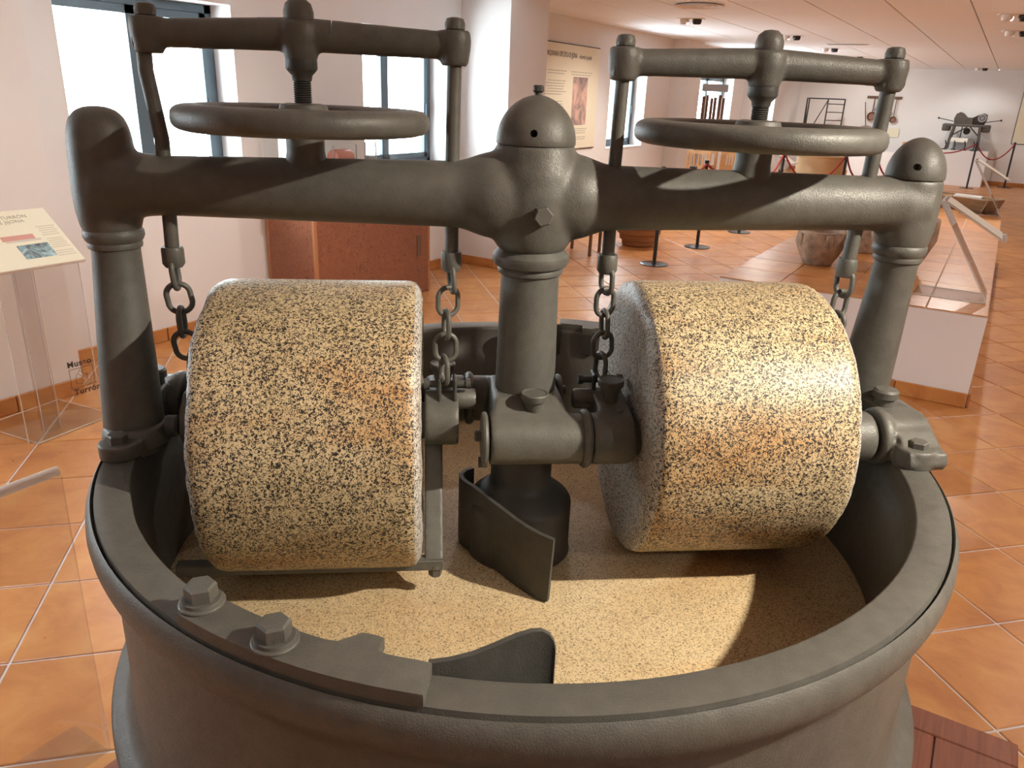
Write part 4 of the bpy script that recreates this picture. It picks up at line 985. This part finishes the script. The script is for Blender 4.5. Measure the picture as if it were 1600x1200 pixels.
# black steel rack frame
rk = empty('steel_rack', (-3.9, 20.2, 0), 0, 'tall black steel frame with ladder ends and diagonal braces', 'rack')
def rd(p, q, r=0.014, nm='bar'): B().tube([p, q], r, 8).build(nm, BLACK, rk)
for x, y in ((-0.42, 0.35), (-0.28, -0.1), (0.14, -0.1), (0.44, 0.30)): rd((x, y, 0), (x, y, 1.72), 0.016, 'post')
rd((-0.28, -0.1, 1.72), (0.14, -0.1, 1.72)); rd((0.14, -0.1, 1.72), (0.44, 0.30, 1.72)); rd((-0.42, 0.35, 1.70), (-0.28, -0.1, 0.75), 0.011, 'brace'); rd((0.14, -0.1, 1.70), (-0.28, -0.1, 0.75), 0.011, 'brace'); rd((-0.42, 0.35, 1.72), (-0.28, -0.1, 1.72))
for k in range(8): rd((0.14, -0.1, 0.35+k*0.18), (0.44, 0.30, 0.35+k*0.18), 0.010, 'rung')
for k in range(5): rd((-0.42, 0.35, 0.35+k*0.2), (-0.28, -0.1, 0.35+k*0.2), 0.008, 'rung')
# ladle rack on the far wall
lr = empty('ladle_rail', (-2.74, YF-0.02, 1.80), 0, 'narrow brown rail of hooks high on the far wall', 'rail')
B().box((0, 0, 0), (0.76, 0.03, 0.06), bev=0.004).build('board', WOODD, lr, smooth=0)
for x in (-0.30, -0.20, -0.12, 0.10, 0.16, 0.28): B().tube([(x, -0.01, 0.0), (x, -0.04, -0.02), (x, -0.045, 0.0)], 0.005, 6).build('hook', BLACK, lr)
def ladle(x, l, r, label, m):
    t = empty('copper_ladle', (x, YF-0.07, 1.785), 0, label, 'ladle', 'ladles hung on the far wall')
    B().tube([(0, 0, 0), (0, 0, -l)], 0.010, 8).build('handle', WOODD, t)
    b = B(); b.lathe([(0, 0.0), (r*0.7, 0.002), (r, 0.045), (r*1.03, 0.05), (r*0.94, 0.048), (r*0.66, 0.012), (0, 0.010)], 28)
    b.build('bowl', m, t, loc=(0, 0.03, -l-r*0.95), rot=(PI/2, 0, 0))
CPD = simple('dull_copper', (0.24, 0.13, 0.09), 0.4, 0.5)
ladle(-2.94, 0.32, 0.105, 'widest copper ladle hanging at the left of the rail', CPD); ladle(-2.46, 0.40, 0.075, 'long handled small ladle hanging at the right of the rail', CPD); ladle(-2.58, 0.26, 0.055, 'short pale ladle hanging between two others', STEELM); ladle(-2.86, 0.22, 0.05, 'smallest ladle half hidden by the iron rod', STEELM)
pn2 = empty('steel_pan', (-3.02, YF-0.05, 0.99), 0, 'large round steel pan leaning on the far wall under the ladles', 'pan')
b = B(); b.lathe([(0, 0), (0.22, 0.005), (0.27, 0.04), (0.285, 0.05), (0.27, 0.048), (0.21, 0.018), (0, 0.014)], 40); b.build('dish', STEELM, pn2, loc=(0, 0.02, -0.12), rot=(PI/2-0.1, 0, 0)); B().tube([(-0.02, 0, 0.16), (-0.12, -0.01, 0.70)], 0.009, 8).build('handle', WOODD, pn2)
wb = empty('white_table', (-2.35, 20.6, 0), 0, 'white plinth under the ladles with a small wooden box', 'plinth')
B().box((0, 0, 0.31), (1.5, 0.7, 0.62)).build('body', WHITE, wb, smooth=0)
b = B(); b.box((0, 0, 0.12), (0.42, 0.3, 0.24), bev=0.006); tag(b.build('wooden_box', WOODL, loc=(-1.85, 20.6, 0.62)), 'light brown wooden box on the white plinth under the ladles', 'box')
sg = empty('information_card', (-2.40, YF-0.02, 1.02), 0, 'small cream card on the far wall below the ladles', 'card'); B().box((0, 0, 0), (0.24, 0.012, 0.20)).build('sheet', PAPER, sg, smooth=0)
# grey twin-lobed machine on its own white plinth
mp = empty('machine_plinth', (-0.82, 20.93, 0), 0, 'white plinth under the grey twin lobed machine', 'plinth')
B().box((0, 0, 0.375), (0.98, 0.9, 0.75)).build('body', WHITE, mp, smooth=0)
b = B()
for p0, p1 in (((-0.40, 0.24), (-0.30, 0.24)), ((-0.40, 0.24), (-0.40, 0.14)), ((-0.30, 0.24), (-0.30, 0.14)), ((-0.40, 0.14), (-0.30, 0.14)), ((-0.37, 0.22), (-0.34, 0.17)), ((-0.34, 0.17), (-0.31, 0.22))): b.tube([(p0[0], -0.452, p0[1]), (p1[0], -0.452, p1[1])], 0.003, 4)
b.build('plinth_emblem', INKG, mp, smooth=0)
mc = empty('grey_machine', (-0.85, 20.93, 0.75), 0, 'grey iron machine with twin rounded lobes, legs and gear wheel', 'machine')
for x in (-0.30, 0.26):
    for y in (-0.2, 0.2): B().box((x, y, 0.26), (0.05, 0.05, 0.52), rot=Matrix.Rotation(0.12 if x < 0 else -0.08, 3, 'Y')).build('leg', MACH, mc, smooth=0)
B().box((0, 0, 0.52), (0.80, 0.42, 0.05), bev=0.006).build('frame', MACH, mc, smooth=0)
b = B(); b.prism([(-0.28, 0.54), (-0.30, 0.66), (-0.27, 0.76), (-0.20, 0.80), (-0.13, 0.775), (-0.04, 0.69), (0.06, 0.69), (0.08, 0.54)], -0.16, 0.16, 'xz'); b.build('lobe', MACH, mc, smooth=30)
b = B(); b.prism([(0.06, 0.54), (0.06, 0.69), (0.16, 0.75), (0.26, 0.79), (0.33, 0.76), (0.34, 0.66), (0.30, 0.54)], -0.12, 0.16, 'xz'); b.build('lobe', BLACKW, mc, smooth=30)
b = B(); b.lathe([(0.062, -0.01), (0.085, -0.01), (0.085, 0.015), (0.062, 0.015)], 24, 'y', (0.245, -0.15, 0.69), closed=True)
for k in range(4): b.box((0.245, -0.147, 0.69), (0.013, 0.015, 0.14), rot=Matrix.Rotation(k*PI/4, 3, 'Y'))
b.build('gear_wheel', GREYT, mc)
for x, s in ((-0.42, -1), (0.36, 1)): B().box((x, 0, 0.47), (0.17, 0.36, 0.16), bev=0.03, seg=2).build('side_bin', MACH, mc)
for s in (-1, 1):
    B().tube([(0.30*s, -0.1, 0.60), (0.60*s, -0.1, 0.655)], 0.008, 8).build('crank_handle', BLACK, mc)
    B().sphere((0.61*s, -0.1, 0.657), 0.022, seg=10).build('knob', BLACK, mc)
B().box((0.02, 0, 0.12), (0.46, 0.3, 0.24), bev=0.01).build('drive_box', GREYT, mc); B().lathe([(0, -0.05), (0.07, -0.05), (0.07, 0.05), (0, 0.05)], 20, 'y', (0, -0.05, 0.40)).build('pulley', BLACK, mc)
for p, q in (((-0.28, -0.2, 0.3), (0, -0.2, 0.5)), ((0.05, -0.2, 0.5), (0.26, -0.2, 0.3)), ((-0.1, -0.2, 0.24), (-0.1, -0.2, 0.52))): B().tube([p, q], 0.012, 8).build('brace', BLACK, mc)
mz = z_lectern((-1.12, 20.62, 0.75), 'small bent acrylic lectern with cream sheet on the machine plinth', -PI/2, 0.45, True, 0.34)
for k, (x, rz) in enumerate(((-1.20, 0.3), (-1.02, -0.4), (-0.82, 0.2), (-0.64, -0.3))):
    t = empty('iron_tool', (x, 20.55, 0.75), rz, ['dark iron hand tool on the machine plinth, first from the left', 'dark iron hand tool on the machine plinth, second from the left', 'dark iron hand tool on the machine plinth, third from the left', 'dark iron hand tool on the machine plinth, last to the right'][k], 'tool', 'iron tools on the machine plinth')
    B().tube([(0, 0, 0), (0.02, 0, 0.10), (-0.01, 0, 0.20)], 0.012, 8).build('shank', BLACK, t); B().box((0.0, 0, 0.012), (0.11, 0.03, 0.024), bev=0.006).build('foot', BLACK, t)

# ------------------------------------------------------------------ ceiling fixtures
LAMPW = simple('lamp_white', (0.85, 0.84, 0.82), 0.4)
def fixture(x, y, label, twin=True, rz=0.0):
    r = empty('ceiling_spotlight', (x, y, CEIL), rz, label, 'spotlight', 'recessed ceiling spotlights')
    B().box((0, 0, -0.004), (0.30, 0.16, 0.008), bev=0.002).build('frame', WHITE, r, smooth=0)
    for k, xx in enumerate((-0.07, 0.07) if twin else (0,)):
        h = B().lathe([(0, -0.002), (0.048, -0.002), (0.052, -0.02), (0.05, -0.045), (0.040, -0.06), (0.036, -0.05), (0, -0.045)], 20, center=(xx, 0, 0)).build('lamp_head', LAMPW if k == 0 else BLACK, r)
FL = ['white and black twin spotlight above the left end of the right yoke', 'twin spotlight above the middle of the right yoke', 'third twin spotlight back along the window side', 'fourth twin spotlight back along the window side', 'farthest twin spotlight on the window side',
      'nearer spotlight at the right edge of the ceiling', 'farther spotlight at the right edge of the ceiling', 'twin dark spotlight close to the far end wall']
for lb, i in zip(FL, (7, 2, 3, 4, 5, 0, 1, 6)):
    fixture(FIX[i][0], FIX[i][1], lb, True, 0.2 if i != 6 else 0)
for i in (8, 9, 10, 11, 12, 13, 14, 15): fixture(FIX[i][0], FIX[i][1], ['unseen twin fill spotlight over the front of the tiled plinth', 'unseen twin fill spotlight right of the mill', 'unseen twin fill spotlight behind the viewer on the right', 'unseen twin fill spotlight over the near left corner', 'unseen twin fill spotlight over the right aisle', 'unseen twin fill spotlight between the mill and the first window', 'unseen twin fill spotlight behind the viewer', 'unseen twin fill spotlight at the far right end'][i-8])  # housings for the unseen spots added as fill
kf = empty('ceiling_spotlight', (KEY.x, KEY.y, CEIL), 0, 'single white spotlight aimed at the mill from the right', 'spotlight', 'recessed ceiling spotlights')
B().lathe([(0.045, 0.0), (0.085, 0.0), (0.085, -0.012), (0.045, -0.012)], 28, closed=True).build('trim_ring', WHITE, kf)
vn = empty('ceiling_vent', (-2.81, 7.94, CEIL), 0, 'round white ceiling air diffuser above the beam', 'vent')
for r0 in (0.06, 0.12, 0.18): B().lathe([(r0, -0.004), (r0+0.05, -0.020), (r0+0.052, -0.014), (r0+0.004, 0.0)], 40, closed=True).build('ring', WHITE, vn)
B().lathe([(0, -0.018), (0.05, -0.018), (0.05, -0.012), (0, -0.012)], 24).build('core', WHITE, vn)
gr = empty('ceiling_grille', (-2.35, 13.3, CEIL), 0, 'long thin white slot grille in the ceiling between spotlights', 'vent')
B().box((0, 0, -0.003), (0.60, 0.16, 0.006)).build('frame', WHITE, gr, smooth=0)
for k in range(4): B().box((0, -0.054+0.036*k, -0.008), (0.56, 0.010, 0.006)).build('slat', GREYT, gr, smooth=0)
